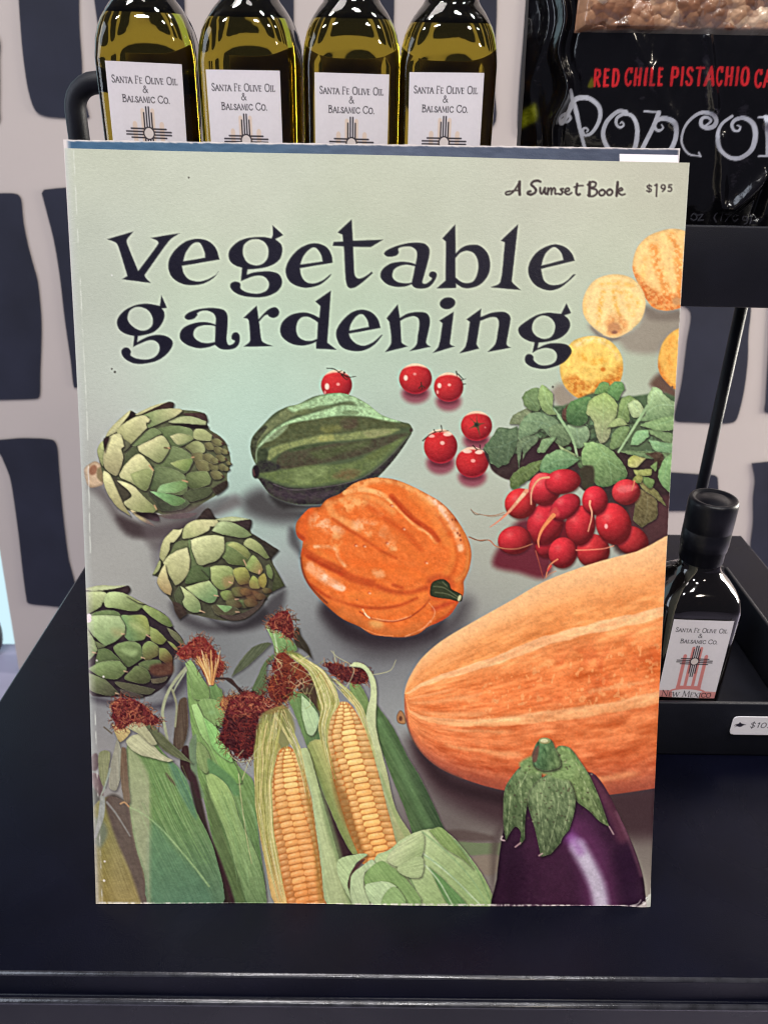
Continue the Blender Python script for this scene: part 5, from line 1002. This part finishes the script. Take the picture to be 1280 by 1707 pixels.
# ------------------------------------------------------------------ printed labels
STROKES = {
 'A': ["0,1 .42,0", ".42,0 .85,1!", ".18,.66 .68,.66!t", "-.08,1 .12,1!t", ".72,1 1,1!t"], 'B': [".14,0 .14,1!", ".14,.03 .5,.05 .56,.26 .14,.47!", ".14,.47 .58,.5 .66,.76 .5,.97 .14,.98!", "0,0 .2,0!t", "0,1 .2,1!t"],
 'C': [".84,.2 .7,.04 .45,.0 .15,.2 .08,.5 .18,.82 .48,1 .74,.95 .88,.78", ".84,0 .84,.22!t"], 'D': [".14,0 .14,1!", ".14,.02 .6,.05 .85,.5 .6,.96 .14,.98!"], 'E': [".14,0 .14,1!", ".14,.02 .58,.02!t", ".14,.48 .5,.48!t", ".14,.98 .62,.98!t", ".58,0 .58,.18!t"],
 'F': [".14,0 .14,1!", ".14,.02 .58,.02!t", ".14,.48 .5,.48!t", ".58,0 .58,.18!t", "0,1 .3,1!t"], 'I': [".16,0 .16,1!", "0,0 .32,0!t", "0,1 .32,1!t"], 'L': [".14,0 .14,1!", ".14,.98 .6,.98!t", "0,0 .3,0!t", ".6,.78 .6,1!t"],
 'M': [".08,1 .18,0!t", ".18,0 .52,.9!", ".52,.9 .9,0!t", ".9,0 .98,1!", "-.04,1 .2,1!t", ".86,1 1.1,1!t"], 'N': [".12,0 .12,1!t", ".12,0 .82,1!", ".82,0 .82,1!t", "0,0 .12,0!t", "0,1 .24,1!t", ".7,0 .94,0!t"], 'O': [".5,0 .2,.1 .08,.5 .2,.9 .5,1 .8,.9 .92,.5 .8,.1 .5,0"],
 'S': [".52,.16 .4,.02 .2,.04 .1,.22 .2,.42 .42,.56 .54,.76 .42,.97 .2,.98 .06,.82"], 'T': [".4,0 .4,1!", "0,.02 .8,.02!t", "0,.02 0,.2!t", ".8,.02 .8,.2!t", ".26,1 .54,1!t"], 'V': ["0,0 .42,1!", ".42,1 .82,0!t", "-.08,0 .14,0!t", ".7,0 .94,0!t"],
 'W': ["0,0 .3,1!", ".3,1 .62,.05!t", ".62,.05 .92,1!", ".92,1 1.24,0!t", "-.08,0 .14,0!t", "1.12,0 1.34,0!t"], 'X': ["0,0 .76,1!", ".76,0 0,1!t", "-.06,0 .16,0!t", ".62,1 .88,1!t"], '&': [".92,1 .3,.26 .3,.08 .46,0 .58,.12 .5,.32 .14,.6 .1,.82 .3,1 .6,.9 .84,.5"], '.': [".1,.94 .14,1"],
 'R': [".14,0 .14,1!", ".14,.02 .6,.06 .62,.42 .14,.5!", ".34,.5 .7,1!"], 'H': [".14,0 .14,1!", ".7,0 .7,1!", ".14,.5 .7,.5!"], 'P': [".14,0 .14,1!", ".14,.02 .6,.06 .62,.48 .14,.55!"]}
WID = {'A': .92, 'B': .76, 'C': .94, 'D': .96, 'E': .76, 'F': .7, 'I': .4, 'L': .7, 'M': 1.1, 'N': .98, 'O': 1.0, 'S': .64, 'T': .82, 'V': .84, 'W': 1.3, 'X': .84, '&': 1.0, '.': .3, ' ': .36, 'R': .8, 'H': .86, 'P': .74}
def text(c, s, xc, yb, h, col, wt=.12, wthin=.055, small=.78, sx=1.0, sp=.06, left=False):
    """small capitals set on baseline yb; capital letters full height, the rest reduced"""
    adv = 0; lay = []
    for ch in s:
        k = h * (small if (ch.islower() or ch in '&.') else 1.0)
        lay.append((ch.upper(), adv, k)); adv += (WID.get(ch.upper(), .6) + sp) * k * sx
    x0 = xc if left else xc - adv / 2
    for ch, a, k in lay:
        for st in STROKES.get(ch, ()):
            thin = st.endswith('t'); st2 = st.rstrip('t'); cor = st2.endswith('!'); pts = []
            for w_ in st2.rstrip('!').split():
                px, py = map(float, w_.split(',')); pts.append((x0 + a + px * k * sx, yb - k + py * k, cor and len(st2.split()) == 2))
            c.L(pts, h * (wthin if thin else wt), col, soft=.5, n=4)
def zia(c, x, y, s, ring=(40, 34, 46), inner=(234, 222, 220)):
    for i, l in ((-1.5, .78), (-.5, 1), (.5, 1), (1.5, .78)):
        o = i * s * .115; r0 = s * .22
        for dx, dy in ((0, -1), (0, 1), (-1, 0), (1, 0)):
            p = [(x + o * abs(dy) + dx * r0, y + o * abs(dx) + dy * r0, True), (x + o * abs(dy) + dx * s * l, y + o * abs(dx) + dy * s * l, True)]
            c.L(p, s * .062, ring, soft=.5)
    c.E(x, y, s * .26, s * .26, ring); c.E(x, y, s * .205, s * .205, inner)
def paint_label(pale, dark=(40, 34, 46), foot=False):
    c = Canvas(0, 0, 100, 152, 2.4); c.rgb[:] = (236, 230, 238); c.T(0, 0, 1)
    text(c, 'Santa Fe Olive Oil', 50, 23.0, 8.0, dark, .135, .07, sx=.90, sp=.08); text(c, '&', 50, 33, 7.4, dark, .13, .07, 1.0); text(c, 'Balsamic Co.', 50, 44.0, 7.9, dark, .135, .07, sx=.97, sp=.08)
    x, y = 50, 79
    for a, b, w in ((32, 70, 6.0), (68, 70, 6.0)): c.L([(a, b, 1), (a, 132 if foot else 138, 1)], w, pale); c.E(a, 69, 3.0, 3.6, pale)
    for a in (43.5, 56.5): c.L([(a, 53, 1), (a, 132 if foot else 138, 1)], 5.2, pale)
    if foot:
        c.F([(28.5, 128, 1), (71.5, 128, 1), (71.5, 135, 1), (28.5, 135, 1)], pale); c.L([(14, 147, 0), (24, 137, 0), (50, 133, 0), (76, 137, 0), (86, 147, 0)], 3.2, pale)
        c.F([(0, 139, 1), (22, 139, 0), (26, 152, 1), (0, 152, 1)], (222, 150, 148)); c.F([(76, 139, 0), (100, 139, 1), (100, 152, 1), (72, 152, 1)], (222, 150, 148))
        text(c, 'New Mexico', 50, 150.5, 12.0, (36, 24, 40), .11, .055, small=.74, sx=.98)
    zia(c, x, y, 30, dark)
    g = fbm(c.X / 3, c.Y / 3, 5, 2) * 6; c.rgb = np.clip(c.rgb + g[..., None], 0, 255); return c

# ------------------------------------------------------------------ square bottles
def ring_pts(hw, p, z, n=48):
    out = []
    for k in range(n):
        a = 2 * math.pi * (k + .5) / n; ca, sa = math.cos(a), math.sin(a)
        r = hw / (abs(ca) ** p + abs(sa) ** p) ** (1 / p); out.append((r * ca, r * sa, z))
    return out
def loft(name, rings, m, parent, n=48, cavity=None):
    V, Fc = [], []
    for hw, p, z in rings: V += ring_pts(hw, p, z, n)
    for i in range(len(rings) - 1): Fc += [[i * n + k, i * n + (k + 1) % n, (i + 1) * n + (k + 1) % n, (i + 1) * n + k] for k in range(n)]
    Fc += [list(range(n))[::-1], [(len(rings) - 1) * n + k for k in range(n)]]
    if cavity:
        b0 = len(V)
        for hw, p, z in cavity: V += ring_pts(hw, p, z, n)
        for i in range(len(cavity) - 1): Fc += [[b0 + i * n + k, b0 + (i + 1) * n + k, b0 + (i + 1) * n + (k + 1) % n, b0 + i * n + (k + 1) % n] for k in range(n)]
        Fc += [[b0 + k for k in range(n)], [b0 + (len(cavity) - 1) * n + k for k in range(n)][::-1]]
    return mesh(name, V, Fc, m, parent, True)
HB = .0175
BODY = [(HB * .90, 5, 0), (HB * .985, 6, .0012), (HB, 7, .004), (HB, 7, .030), (HB, 7, .070), (HB * .995, 6, .0725), (HB * .965, 5, .0757), (HB * .89, 4, .0787), (HB * .78, 3.2, .0812), (HB * .66, 2.7, .0832), (HB * .58, 2.3, .0847), (HB * .535, 2.1, .0862), (HB * .515, 2, .0880), (HB * .51, 2, .098)]
BODY_OIL = BODY[:4] + [(HB, 7, .0750), (HB * .995, 6, .0772), (HB * .975, 5, .0812), (HB * .925, 4.2, .0852), (HB * .865, 3.7, .0880), (HB * .77, 3.1, .0909), (HB * .69, 2.7, .0930), (HB * .61, 2.3, .0947), (HB * .555, 2.1, .0963), (HB * .525, 2, .0983), (HB * .515, 2, .108)]
CAP = [(.0094, 2, .0965), (.0097, 2, .0970), (.0098, 2, .1025), (.0103, 2, .1030), (.0116, 2, .1045), (.0119, 2, .1052), (.0119, 2, .1120), (.0117, 2, .1123), (.0119, 2, .1127), (.0121, 2, .1240), (.0119, 2, .1256), (.0112, 2, .1266), (.0098, 2, .1266), (.0092, 2, .1258), (.0074, 2, .1258), (.0066, 2, .1264)]
CAP_OIL = [(r_ * 1.0, p_, z_ - .0002) for r_, p_, z_ in CAP]; CAP = [(r_ * (.86 if z_ > .1031 else .97), p_, z_ - .0066) for r_, p_, z_ in CAP]
def label_mesh(c, w, z0, z1, parent, nx=150, ny=230):
    u, v = np.meshgrid(np.linspace(0, 1, nx), np.linspace(0, 1, ny)); x = (u - .5) * w
    y = -HB - .00025 + 0 * x; e = np.abs(x) - HB * .62
    P = np.stack([x, y, z1 + (z0 - z1) * v], -1); col = sample(c, u * 100, v * 152)
    P2 = []
    yy = np.interp(np.abs(x), [0, HB * .5, HB * .7, HB * .78], [-HB - .0003] * 2 + [-HB - .00015, -HB + .00005]); P[..., 1] = yy - .0002
    o = grid_mesh('label', P, M['label'], parent, col); return o
def make_bottle(label, glass, lab, loc, group):
    t = thing('oil_bottle', label, 'bottle', loc, group)
    oil = glass is M['oil']; loft('glass_body', BODY_OIL if oil else BODY, glass, t);
    if oil: loft('neck_sleeve', [(HB * k, p_, z_) for k, p_, z_ in ((.76, 3.7, .0888), (.71, 3.1, .0909), (.63, 2.7, .0930), (.555, 2.3, .0947), (.505, 2.1, .0963), (.475, 2, .0983), (.465, 2, .1075))], M['shade_core'], t)  # opaque core added inside the glass to darken the shoulders like dark reflections
    loft('cap', CAP_OIL if oil else CAP, M['foil'] if oil else M['cap'], t)
    label_mesh(lab, .0262, (.0310 if oil else .0264), (.0742 if oil else .0692), t)
    if oil:
        bl = bevelled_box('back_label', -.0100, .0100, HB + .0003, HB + .0006, .020, .0772, M['backpaper'], t, .0001, 1)
    return t
lab1 = paint_label((236, 214, 200)); lab2 = paint_label((226, 140, 138), foot=True)
GR = 'square bottles of olive oil on the upper shelf'
xs_b = [.0168, .0543, .0907, .1264]; lbs = ['leftmost square olive oil bottle, beside the bent black handle', 'square olive oil bottle standing second from the bent black handle', 'square olive oil bottle standing third from the bent black handle', 'rightmost square olive oil bottle of the row, nearest the popcorn bag']
b0 = make_bottle(lbs[0], M['oil'], lab1, (xs_b[0], .118 + HB, SZ), GR)
dz = [0, -.0016, -.0018, -.0008]
def copy_tree(o, parent=None):
    k = o.copy(); C.objects.link(k)
    if parent: k.parent = parent
    for ch in list(o.children): copy_tree(ch, k)
    return k
bots = [b0]
for i in range(1, 4):
    k = copy_tree(b0); k.location = (xs_b[i], .118 + HB, SZ); k['label'] = lbs[i]; bots.append(k)
for i, k in enumerate(bots):
    k.rotation_euler = (0, 0, (.08, -.06, .03, -.09)[i])
    for ch in k.children:
        if ch.name.startswith('label'): ch.location.z = dz[i]; ch.rotation_euler = (0, (.018, -.006, .004, -.010)[i], 0); ch.location.x = -ch.rotation_euler.y * .05
        if ch.name.startswith('neck_sleeve'): ch.location.z = (.0006, -.0002, .0003, -.0004)[i]  # small height offsets for the added shade core
db = make_bottle('small dark vinegar bottle with pink striped label and black cap in tray', M['dark_glass'], lab2, (.2472, .0882 + HB, .0034), 'dark bottles in the lower tray')
db.rotation_euler = (0, 0, -.03)
k = copy_tree(db); k.location = (.2165, .128 + HB, .0034); k['label'] = 'dark bottle half hidden by the book edge, behind the pink labelled bottle'
k.rotation_euler = (0, 0, .12)
for ch in list(k.children):
    if ch.name.startswith('label'): bpy.data.objects.remove(ch)

# ------------------------------------------------------------------ popcorn bag
def paint_bag():
    c = Canvas(850, -170, 560, 570, 1.6); c.rgb[:] = (10, 9, 13); c.T(860, 0, 3.0476)
    c.T(860, 0, 3.0476); RD = (206, 40, 46)
    def cond(s, x, yb, h, slant=.1):
        a = x
        for ch in s:
            if ch == ' ': a += h * .20; continue
            wd_ = {'I': .17, 'C': .42, 'E': .36, 'L': .36, 'T': .4}.get(ch, .44) * h
            for st in STROKES[ch]:
                if st.endswith('t') and ch in 'IATFEL':
                    q = [float(v) for w_ in st.rstrip('!t').split() for v in w_.split(',')]
                    if ch == 'I' or (ch in 'A' and q[1] == 1) or (ch in 'TFEL' and (q[0] == q[2] or (ch in 'F' and q[1] == 1) or (ch == 'T' and q[1] == 1) or (ch == 'L' and q[1] == 0))): continue
                cor = '!' in st; pts = []
                for w_ in st.rstrip('!t').split():
                    px, py = map(float, w_.split(',')); W_ = WID[ch] * 1.0
                    X_ = a + (px / W_) * wd_ * (.9 if ch != 'I' else 1) - (py - 1) * 0 + (1 - py) * slant * h; pts.append((X_, yb - h + py * h, cor and len(st.split()) == 2))
                c.L(pts, h * .15, RD, soft=.6)
            a += wd_ + h * .13
        return a
    x = cond('RED', 400, 436, 84); x = cond('CHILE', 553, 432, 84); x = cond('PISTACHIO', 780, 432, 88); cond('CAR', 1194, 442, 84)
    SV = (192, 194, 206)
    def s(p, w0, w1=None, wm=None): c.L(p, w0, SV, w1, soft=.7, wm=wm)
    s("286,462 310,540 330,650 355,750", 24, 16); s("265,598 250,612 272,622 288,600 272,580 245,590 236,610 250,628 285,560 300,520 330,498 380,500 425,540 432,590 415,640 385,680 355,688 345,662 358,650 372,662 364,672", 8, 7, 26)
    s("560,568 520,566 470,610 448,660 448,700 465,745 500,790 540,800 590,770 610,710 612,640 590,590 550,580 515,600 512,632 530,648 548,636 540,620 530,628", 20, 6, 24)
    s("650,566! 722,570!", 10); s("722,572 690,650 640,750 620,800", 24, 20); s("640,760 700,790 770,770 805,700 805,640 780,610 740,602 705,618 702,650 722,664 744,650 736,634", 20, 6, 26)
    s("940,622 948,640 968,632 985,612 965,595 940,605 938,635 965,650 1000,640 1012,610 990,580 940,572 890,600 850,650 836,720 870,780 930,792", 6, 8, 24); s("925,775 935,795", 10)
    s("1090,590 1040,630 1018,690 1030,760 1080,800 1130,800 1180,760 1200,690 1190,630 1150,600 1110,606 1090,630 1098,660 1120,664 1130,645 1115,636", 14, 6, 26)
    s("1215,596! 1290,586!", 10); s("1250,594 1262,700 1262,780", 24, 22); s("1215,792! 1300,788!", 10); s("1262,640 1300,590 1340,590 1362,640 1362,780", 8, 24)
    FT = (74, 74, 84)
    for p in ("890,1100 902,1086 915,1092 918,1110 904,1120 890,1112", "922,1092! 946,1090!", "946,1090! 924,1120!", "924,1120! 950,1118!", "1016,1082 1006,1105 1016,1128", "1044,1088! 1040,1122!", "1058,1088! 1084,1088!", "1084,1088! 1064,1124!", "1122,1094 1104,1090 1096,1108 1108,1124 1122,1112", "1170,1100 1150,1098 1148,1114 1166,1118 1172,1100 1170,1130 1156,1138", "1184,1084 1196,1108 1184,1136"): c.L(p, 5, FT, soft=.7)
    # yellow-green patch of reflected light painted on the side gusset
    c.T(860, 0, 3.0476); c.F("52,590 75,555 120,525 134,560 130,610 90,640 55,655", (104, 108, 18), soft=6, mark=False, nz=(30, 3, 3, 0)); c.F("372,440 395,390 402,440", (90, 90, 20), soft=2)
    return c
bagc = paint_bag()
bag = thing('popcorn_bag', 'glossy black bag of red chile pistachio popcorn with clear window', 'bag', (.23, .14, SZ))
NXB, NYB = 520, 430; YB0 = .122
xa, xb = on_y(876, 120, YB0)[0], .302; zt_ = .352
u, v = np.meshgrid(np.linspace(0, 1, NXB), np.linspace(0, 1, NYB)); X = xa + (xb - xa) * u; Z = SZ + .001 + (zt_ - SZ) * v
X = X + .004 * (1 - v) * (1 - u) * 1.0
xg = on_y(955, 120, YB0)[0]
px, py = project(np.stack([X, np.full_like(X, YB0), Z], -1)); colB = sample(bagc, px, py)
bulge = np.sin(np.pi * np.clip((X - xg) / (xb - xg), 0, 1)) ** .6 * np.sin(np.pi * np.clip(v * .9 + .06, 0, 1)) ** .5
g_ = np.clip((xg - X) / (xg - xa), 0, 1)
Yb = YB0 + .004 - .005 * bulge + .013 * g_ ** 1.2
ridge = lambda d, w: np.exp(-(d / w) ** 2)
crx = xg - .004 + .0016 * np.sin(v * 17) + .0012 * np.sin(v * 41 + 1)
Yb = Yb - .0042 * ridge(X - crx, .0017) + .0016 * ridge(X - crx - .0042, .0024) - .0015 * ridge(X - (xa + .006 + .002 * np.sin(v * 23)), .0016)
wr = fbm(X * 55 + .4 * v, Z * 30, 12, 3) * .0042 + fbm(X * 160, Z * 60, 15, 2) * .0016
fold = 0
for (x0, z0, x1, z1, h, w) in ((.185, .300, .208, .268, .0006, .0030), (.203, .300, .196, .276, .0004, .0026), (.252, .290, .246, .236, -.0024, .0022), (.246, .250, .236, .238, .0018, .0030), (.227, .262, .232, .238, .0010, .0025), (.215, .294, .222, .272, .0010, .0022), (.260, .300, .242, .268, .0014, .0022)):
    ex, ez = x1 - x0, z1 - z0; t = np.clip(((X - x0) * ex + (Z - z0) * ez) / (ex * ex + ez * ez), 0, 1); d = np.hypot(X - x0 - ex * t, Z - z0 - ez * t); fold = fold - 1.6 * h * ridge(d, w * .8)
Yb = Yb + wr + fold
ztop = on_y(1100, 57, YB0)[2]
win = (X > on_y(964, 30, YB0)[0]) & (Z > ztop) & (X < .296) & (Z < .345)
# caramel popcorn seen through the clear window: lumpy clusters
def lumps(x, z, s, seed):
    best = np.full(x.shape, 9.); bid = np.zeros(x.shape); xi = np.floor(x / s).astype(int); zi = np.floor(z / s).astype(int)
    for a in (-1, 0, 1):
        for b in (-1, 0, 1):
            jx = _LAT[(xi + a + seed) & 255, (zi + b) & 255]; jz = _LAT[(xi + a + 77) & 255, (zi + b + seed) & 255]; d = np.hypot(x / s - (xi + a + jx), z / s - (zi + b + jz))
            bid = np.where(d < best, _LAT[(xi + a + 31) & 255, (zi + b + 9 + seed) & 255], bid); best = np.minimum(best, d)
    return best, bid
PXR = np.linspace(on_y(964, 30, YB0)[0], .296, 420); PZR = np.linspace(ztop, .345, 200); GX, GZ = np.meshgrid(PXR, PZR)
GXw = GX + .0012 * fbm(GX * 400, GZ * 400, 2, 2); GZw = GZ + .0012 * fbm(GX * 400, GZ * 400, 4, 2); d1, i1 = lumps(GXw, GZw, .0078, 3); d2, i2 = lumps(GXw, GZw, .0034, 11)
hh = np.sqrt(np.clip(1 - (d1 / .95) ** 2, 0, 1)) * .0040 + np.sqrt(np.clip(1 - (d2 / .95) ** 2, 0, 1)) * .0013 + .0004 * fbm(GX * 700, GZ * 700, 3, 3)
pc_ = np.stack([np.interp(i1 * .6 + i2 * .4, [0, .3, .6, 1], q) for q in ([.13, .29, .48, .78], [.055, .13, .26, .58], [.03, .07, .15, .40])], -1) * (.75 + .5 * fbm(GX * 500, GZ * 500, 6, 2) + .2)[..., None]
ybase = np.interp(GX, [PXR[0], PXR[-1]], [YB0, YB0 - .001])
edgef = np.minimum(np.minimum(smooth(0, .003, GX - PXR[0]), smooth(0, .003, PXR[-1] - GX)), smooth(0, .0025, GZ - ztop))
grid_mesh('popcorn', np.stack([GX, ybase + .0045 - hh * edgef, GZ], -1), M['pop'], bag, pc_)
kc = (win[:-1, :-1] & win[1:, 1:])
back = np.stack([X, np.full_like(X, YB0 + .034) - .012 * g_, Z], -1)
front = np.stack([X, Yb, Z], -1)
bo = grid_mesh('body', front, M['bag'], bag, colB, ~kc)
grid_mesh('clear_window', front + np.array([0, -.0002, 0]), None or mat('clear_film', rough=.08, spec=.5), bag, None, kc)
fm = bpy.data.materials['clear_film'].node_tree.nodes['Principled BSDF']; fm.inputs['Alpha'].default_value = .10; fm.inputs['Base Color'].default_value = (.5, .45, .45, 1)
Vb = np.concatenate([back[:, ::8].reshape(-1, 3)]); grid_mesh('back_panel', back[::6, ::6], M['rack'], bag)
bx0 = np.stack([front[:, 0], back[:, 0]], 1); grid_mesh('side_gusset', bx0, M['rack'], bag); grid_mesh('side_gusset', np.stack([front[:, -1], back[:, -1]], 1), M['rack'], bag)
for o in bag.children: o.location = (-.23, -.14, -SZ)

# ------------------------------------------------------------------ price tag on the tray lip
def paint_tag():
    c = Canvas(0, 0, 120, 40, 3); c.rgb[:] = (242, 238, 246); c.T(2, 4.2, 1.3); K_ = (40, 36, 54)
    c.F("5,17 12,14 14,10 19,14 26,16 22,21 17,24 9,21", K_); c.L("4,19 12,18", 2, K_, 1); c.L("20,19 29,17", 2.4, K_, 1); c.L("10,21 5,24", 1.6, K_, 1)
    c.T(11.1, 6.1, 1.55)
    def s(p): c.L(p, 2.2, K_, soft=.5)
    s("45,13 40,10 35,13 37,17 42,19 44,23 39,27 34,24"); s("40.5,7! 38.5,30!"); s("52,13! 56,10!"); s("56,10! 54,27!"); s("70,10 64,13 62,22 66,27 72,25 75,16 70,10"); s("80,26 81,27"); s("94,10 88,13 86,22 90,27 96,25 99,16 94,10"); s("110,10 104,13 102,22 106,27 112,25 115,16 110,10")
    return c
tc_ = paint_tag(); a = on_y(1222, 1192, TY0); b = on_y(1222, 1222, TY0); x0 = a[0] - .0002; wz = a[2] - b[2]; wx = wz * 3.0
u, v = np.meshgrid(np.linspace(0, 1, 150), np.linspace(0, 1, 50)); P = np.stack([x0 + wx * u, np.full_like(u, TY0 - .0007), a[2] - wz * v], -1)
cxx, czz = np.abs(u - .5) * wx, np.abs(v - .5) * wz; rr = .0018
dx = np.maximum(cxx - (wx / 2 - rr), 0); dzz = np.maximum(czz - (wz / 2 - rr), 0); okk = np.hypot(dx, dzz) <= rr
pt = grid_mesh('price_tag', P, M['label'], None, sample(tc_, u * 120, v * 40), okk[:-1, :-1] & okk[1:, 1:] & okk[:-1, 1:] & okk[1:, :-1])
sol = pt.modifiers.new('thickness', 'SOLIDIFY'); sol.thickness = .0004; sol.offset = -1
tag(pt, 'white rounded price tag stuck to the front lip of the black tray', 'price tag')

# ------------------------------------------------------------------ the two books
AW, BW = ROT @ AX, ROT @ BX; BW = BW - AW * (AW @ BW); BW /= np.linalg.norm(BW); NW = np.cross(AW, BW); NW *= np.sign(NW[1])
BL = np.zeros(3)
def on_cover(px_, py_, w=0.0):
    q = on_plane(px_, py_, BL + NW * w, NW); return (q - BL) @ AW, (q - BL) @ BW
cn = [on_cover(*p) for p in ((108, 247), (1149, 271), (1083, 1511.5), (161, 1506))]
NXC, NYC = 800, 1040
u, v = np.meshgrid(np.linspace(0, 1, NXC), np.linspace(0, 1, NYC)); u4, v4 = u[..., None], v[..., None]
cn = np.array(cn); UV = (cn[0] * (1 - u4) + cn[1] * u4) * (1 - v4) + (cn[3] * (1 - u4) + cn[2] * u4) * v4
bow = .0027 * 4 * v * (1 - v) + .0004 * np.sin(u * 9 + v * 5) - .0010 * np.exp(-((u - .985) / .03) ** 2 - ((v - .99) / .02) ** 2)
def book_pt(U, V_, Wd): return BL + U[..., None] * AW + V_[..., None] * BW + Wd[..., None] * NW
PC = book_pt(UV[..., 0], UV[..., 1], bow)
PC[..., 2] = np.maximum(PC[..., 2], .0003)
cov = paint_cover(); px, py = project(PC); colC = sample(cov, px, py)
fidx = ids_at(cov, (px[:-1, :-1] + px[1:, 1:]) / 2, (py[:-1, :-1] + py[1:, 1:]) / 2)
bk = thing('vegetable_gardening_book', 'pale green softcover vegetable gardening book standing in front, vegetables on cover', 'book', (.105, 0, 0))
off = (-.105, 0, 0)
fc = grid_mesh('front_cover', PC, M['print'], bk, colC, fidx == 0); fc.location = off
for i, nm in PARTS.items(): grid_mesh(nm, PC, M['print'], fc, colC, fidx == i)
TK = .0058
us = np.linspace(0, 1, 40); vs = np.linspace(0, 1, 60); U2, V2 = np.meshgrid(us, vs)
def slab(name, d0, d1, inset, m, parent, solid=True):
    P1 = []
    for d in (d0, d1):
        uu = inset + U2 * (1 - 2 * inset); w_ = .0027 * 4 * V2 * (1 - V2) + .0004 * np.sin(U2 * 9 + V2 * 5) - .0010 * np.exp(-((U2 - .985) / .03) ** 2 - ((V2 - .99) / .02) ** 2) + d
        q = (cn[0] * (1 - uu[..., None]) + cn[1] * uu[..., None]) * (1 - V2[..., None]) + (cn[3] * (1 - uu[..., None]) + cn[2] * uu[..., None]) * V2[..., None]
        q = q.copy(); q[..., 1] -= inset * .05; P = book_pt(q[..., 0], q[..., 1], w_); P[..., 2] = np.maximum(P[..., 2], .0002); P1.append(P)
    ny, nx = U2.shape; A_, B_ = P1; V = np.concatenate([A_.reshape(-1, 3), B_.reshape(-1, 3)]); o_ = ny * nx; Fc = []
    for j in range(ny - 1):
        for i in range(nx - 1):
            k = j * nx + i; Fc.append([k, k + 1, k + nx + 1, k + nx]); Fc.append([o_ + k, o_ + k + nx, o_ + k + nx + 1, o_ + k + 1])
    edge = [i for i in range(nx)] + [j * nx + nx - 1 for j in range(1, ny)] + [(ny - 1) * nx + i for i in range(nx - 2, -1, -1)] + [j * nx for j in range(ny - 2, 0, -1)]
    for a_, b_ in zip(edge, edge[1:] + edge[:1]): Fc.append([a_, o_ + a_, o_ + b_, b_])
    o = mesh(name, V, Fc, m, parent); o.location = off; return o
M['edge'] = mat('white_card_edge', (.78, .74, .72), .7); M['backcard'] = mat('back_card', (.55, .56, .50), .5)
slab('cover_card', .00018, .00045, .0, M['edge'], bk); slab('page_block', .0005, TK - .0004, .002, M['paper'], bk); slab('back_cover', TK - .00035, TK, 0, M['backcard'], bk)
# second book behind it
D2 = .0072
c2 = np.array([on_cover(*p, D2) for p in ((106, 233), (1133, 247.5))]); 
b2 = thing('blue_book', 'slate blue softcover book with a white sticker, standing behind the front book', 'book', (.105, .01, 0))
ub, vb = np.meshgrid(np.linspace(0, 1, 240), np.linspace(0, 1, 160)); vb = vb ** 1.6
low_ = (D2 * NW[2] * -1) / BW[2]
L2, R2 = c2[0], c2[1]; bot = np.array([-(D2 * NW[2]) / BW[2]] * 2) + .0004
UU = (L2[0] + .0052 * vb) * (1 - ub) + (R2[0] - .003 * vb) * ub; top_ = L2[1] + (R2[1] - L2[1]) * ub; VV = top_ * (1 - vb) + bot[0] * vb
jit = (fbm(ub * 90, ub * 0, 4, 2) * .00035) * (vb == 0); PB = book_pt(UU, VV + jit, np.full_like(UU, D2) + .0020 * 4 * vb * (1 - vb))
px, py = project(PB); colb = np.stack([np.interp(px, [106, 400, 640, 900, 1133], q) for q in ([58, 64, 76, 60, 56], [92, 92, 86, 70, 64], [124, 120, 108, 92, 86])], -1)
colb = colb + 22 * fbm(px / 18, py / 6, 3, 2)[..., None]
dt = top_ - VV; w_ = np.maximum(smooth(.0007, .0002, dt + .0005 * fbm(px / 7, py * 0, 8, 2)), smooth(.0022, .0012, UU - L2[0] - .0052 * vb))[..., None]; w_ = np.maximum(w_, smooth(.0009, .0005, R2[0] - .003 * vb - UU)[..., None])
colb = colb * (1 - w_) + np.array([214, 206, 206]) * w_
fb = grid_mesh('front_cover', PB, M['print'], b2, lin(np.clip(colb, 0, 255))); fb.location = (-.105, -.01, 0)
s0 = np.array([on_cover(*p, D2 - .0002) for p in ((1032, 256.5), (1130, 258.5), (1130, 300), (1033, 300))])
V = [book_pt(np.array(q[0]), np.array(q[1]), np.array(d)) for d in (D2 - .00022, D2 - .00005) for q in s0]
st = mesh('sticker', V, [[0, 1, 2, 3], [7, 6, 5, 4], [0, 4, 5, 1], [1, 5, 6, 2], [2, 6, 7, 3], [3, 7, 4, 0]], mat('sticker_paper', (.80, .74, .82), .55), fb)
V = []
for d in (D2 + .0003, D2 + .0048):
    V += [book_pt(np.array(x), np.array(y), np.array(d)) for x, y in ((L2[0] + .0008, L2[1] - .001), (R2[0] - .001, R2[1] - .001), (R2[0] - .004, -(d * NW[2]) / BW[2] + .0006), (L2[0] + .0060, -(d * NW[2]) / BW[2] + .0006))]
FQ = [[0, 1, 2, 3], [7, 6, 5, 4], [0, 4, 5, 1], [1, 5, 6, 2], [2, 6, 7, 3], [3, 7, 4, 0]]
o = mesh('page_block', V, FQ, M['paper'], b2); o.location = (-.105, -.01, 0)
V = []
for d in (D2 + .0049, D2 + .0053):
    V += [book_pt(np.array(x), np.array(y), np.array(d)) for x, y in ((L2[0], L2[1]), (R2[0], R2[1]), (R2[0] - .003, -(d * NW[2]) / BW[2] + .0006), (L2[0] + .0052, -(d * NW[2]) / BW[2] + .0006))]
o = mesh('back_cover', V, FQ, M['backcard'], b2); o.location = (-.105, -.01, 0)
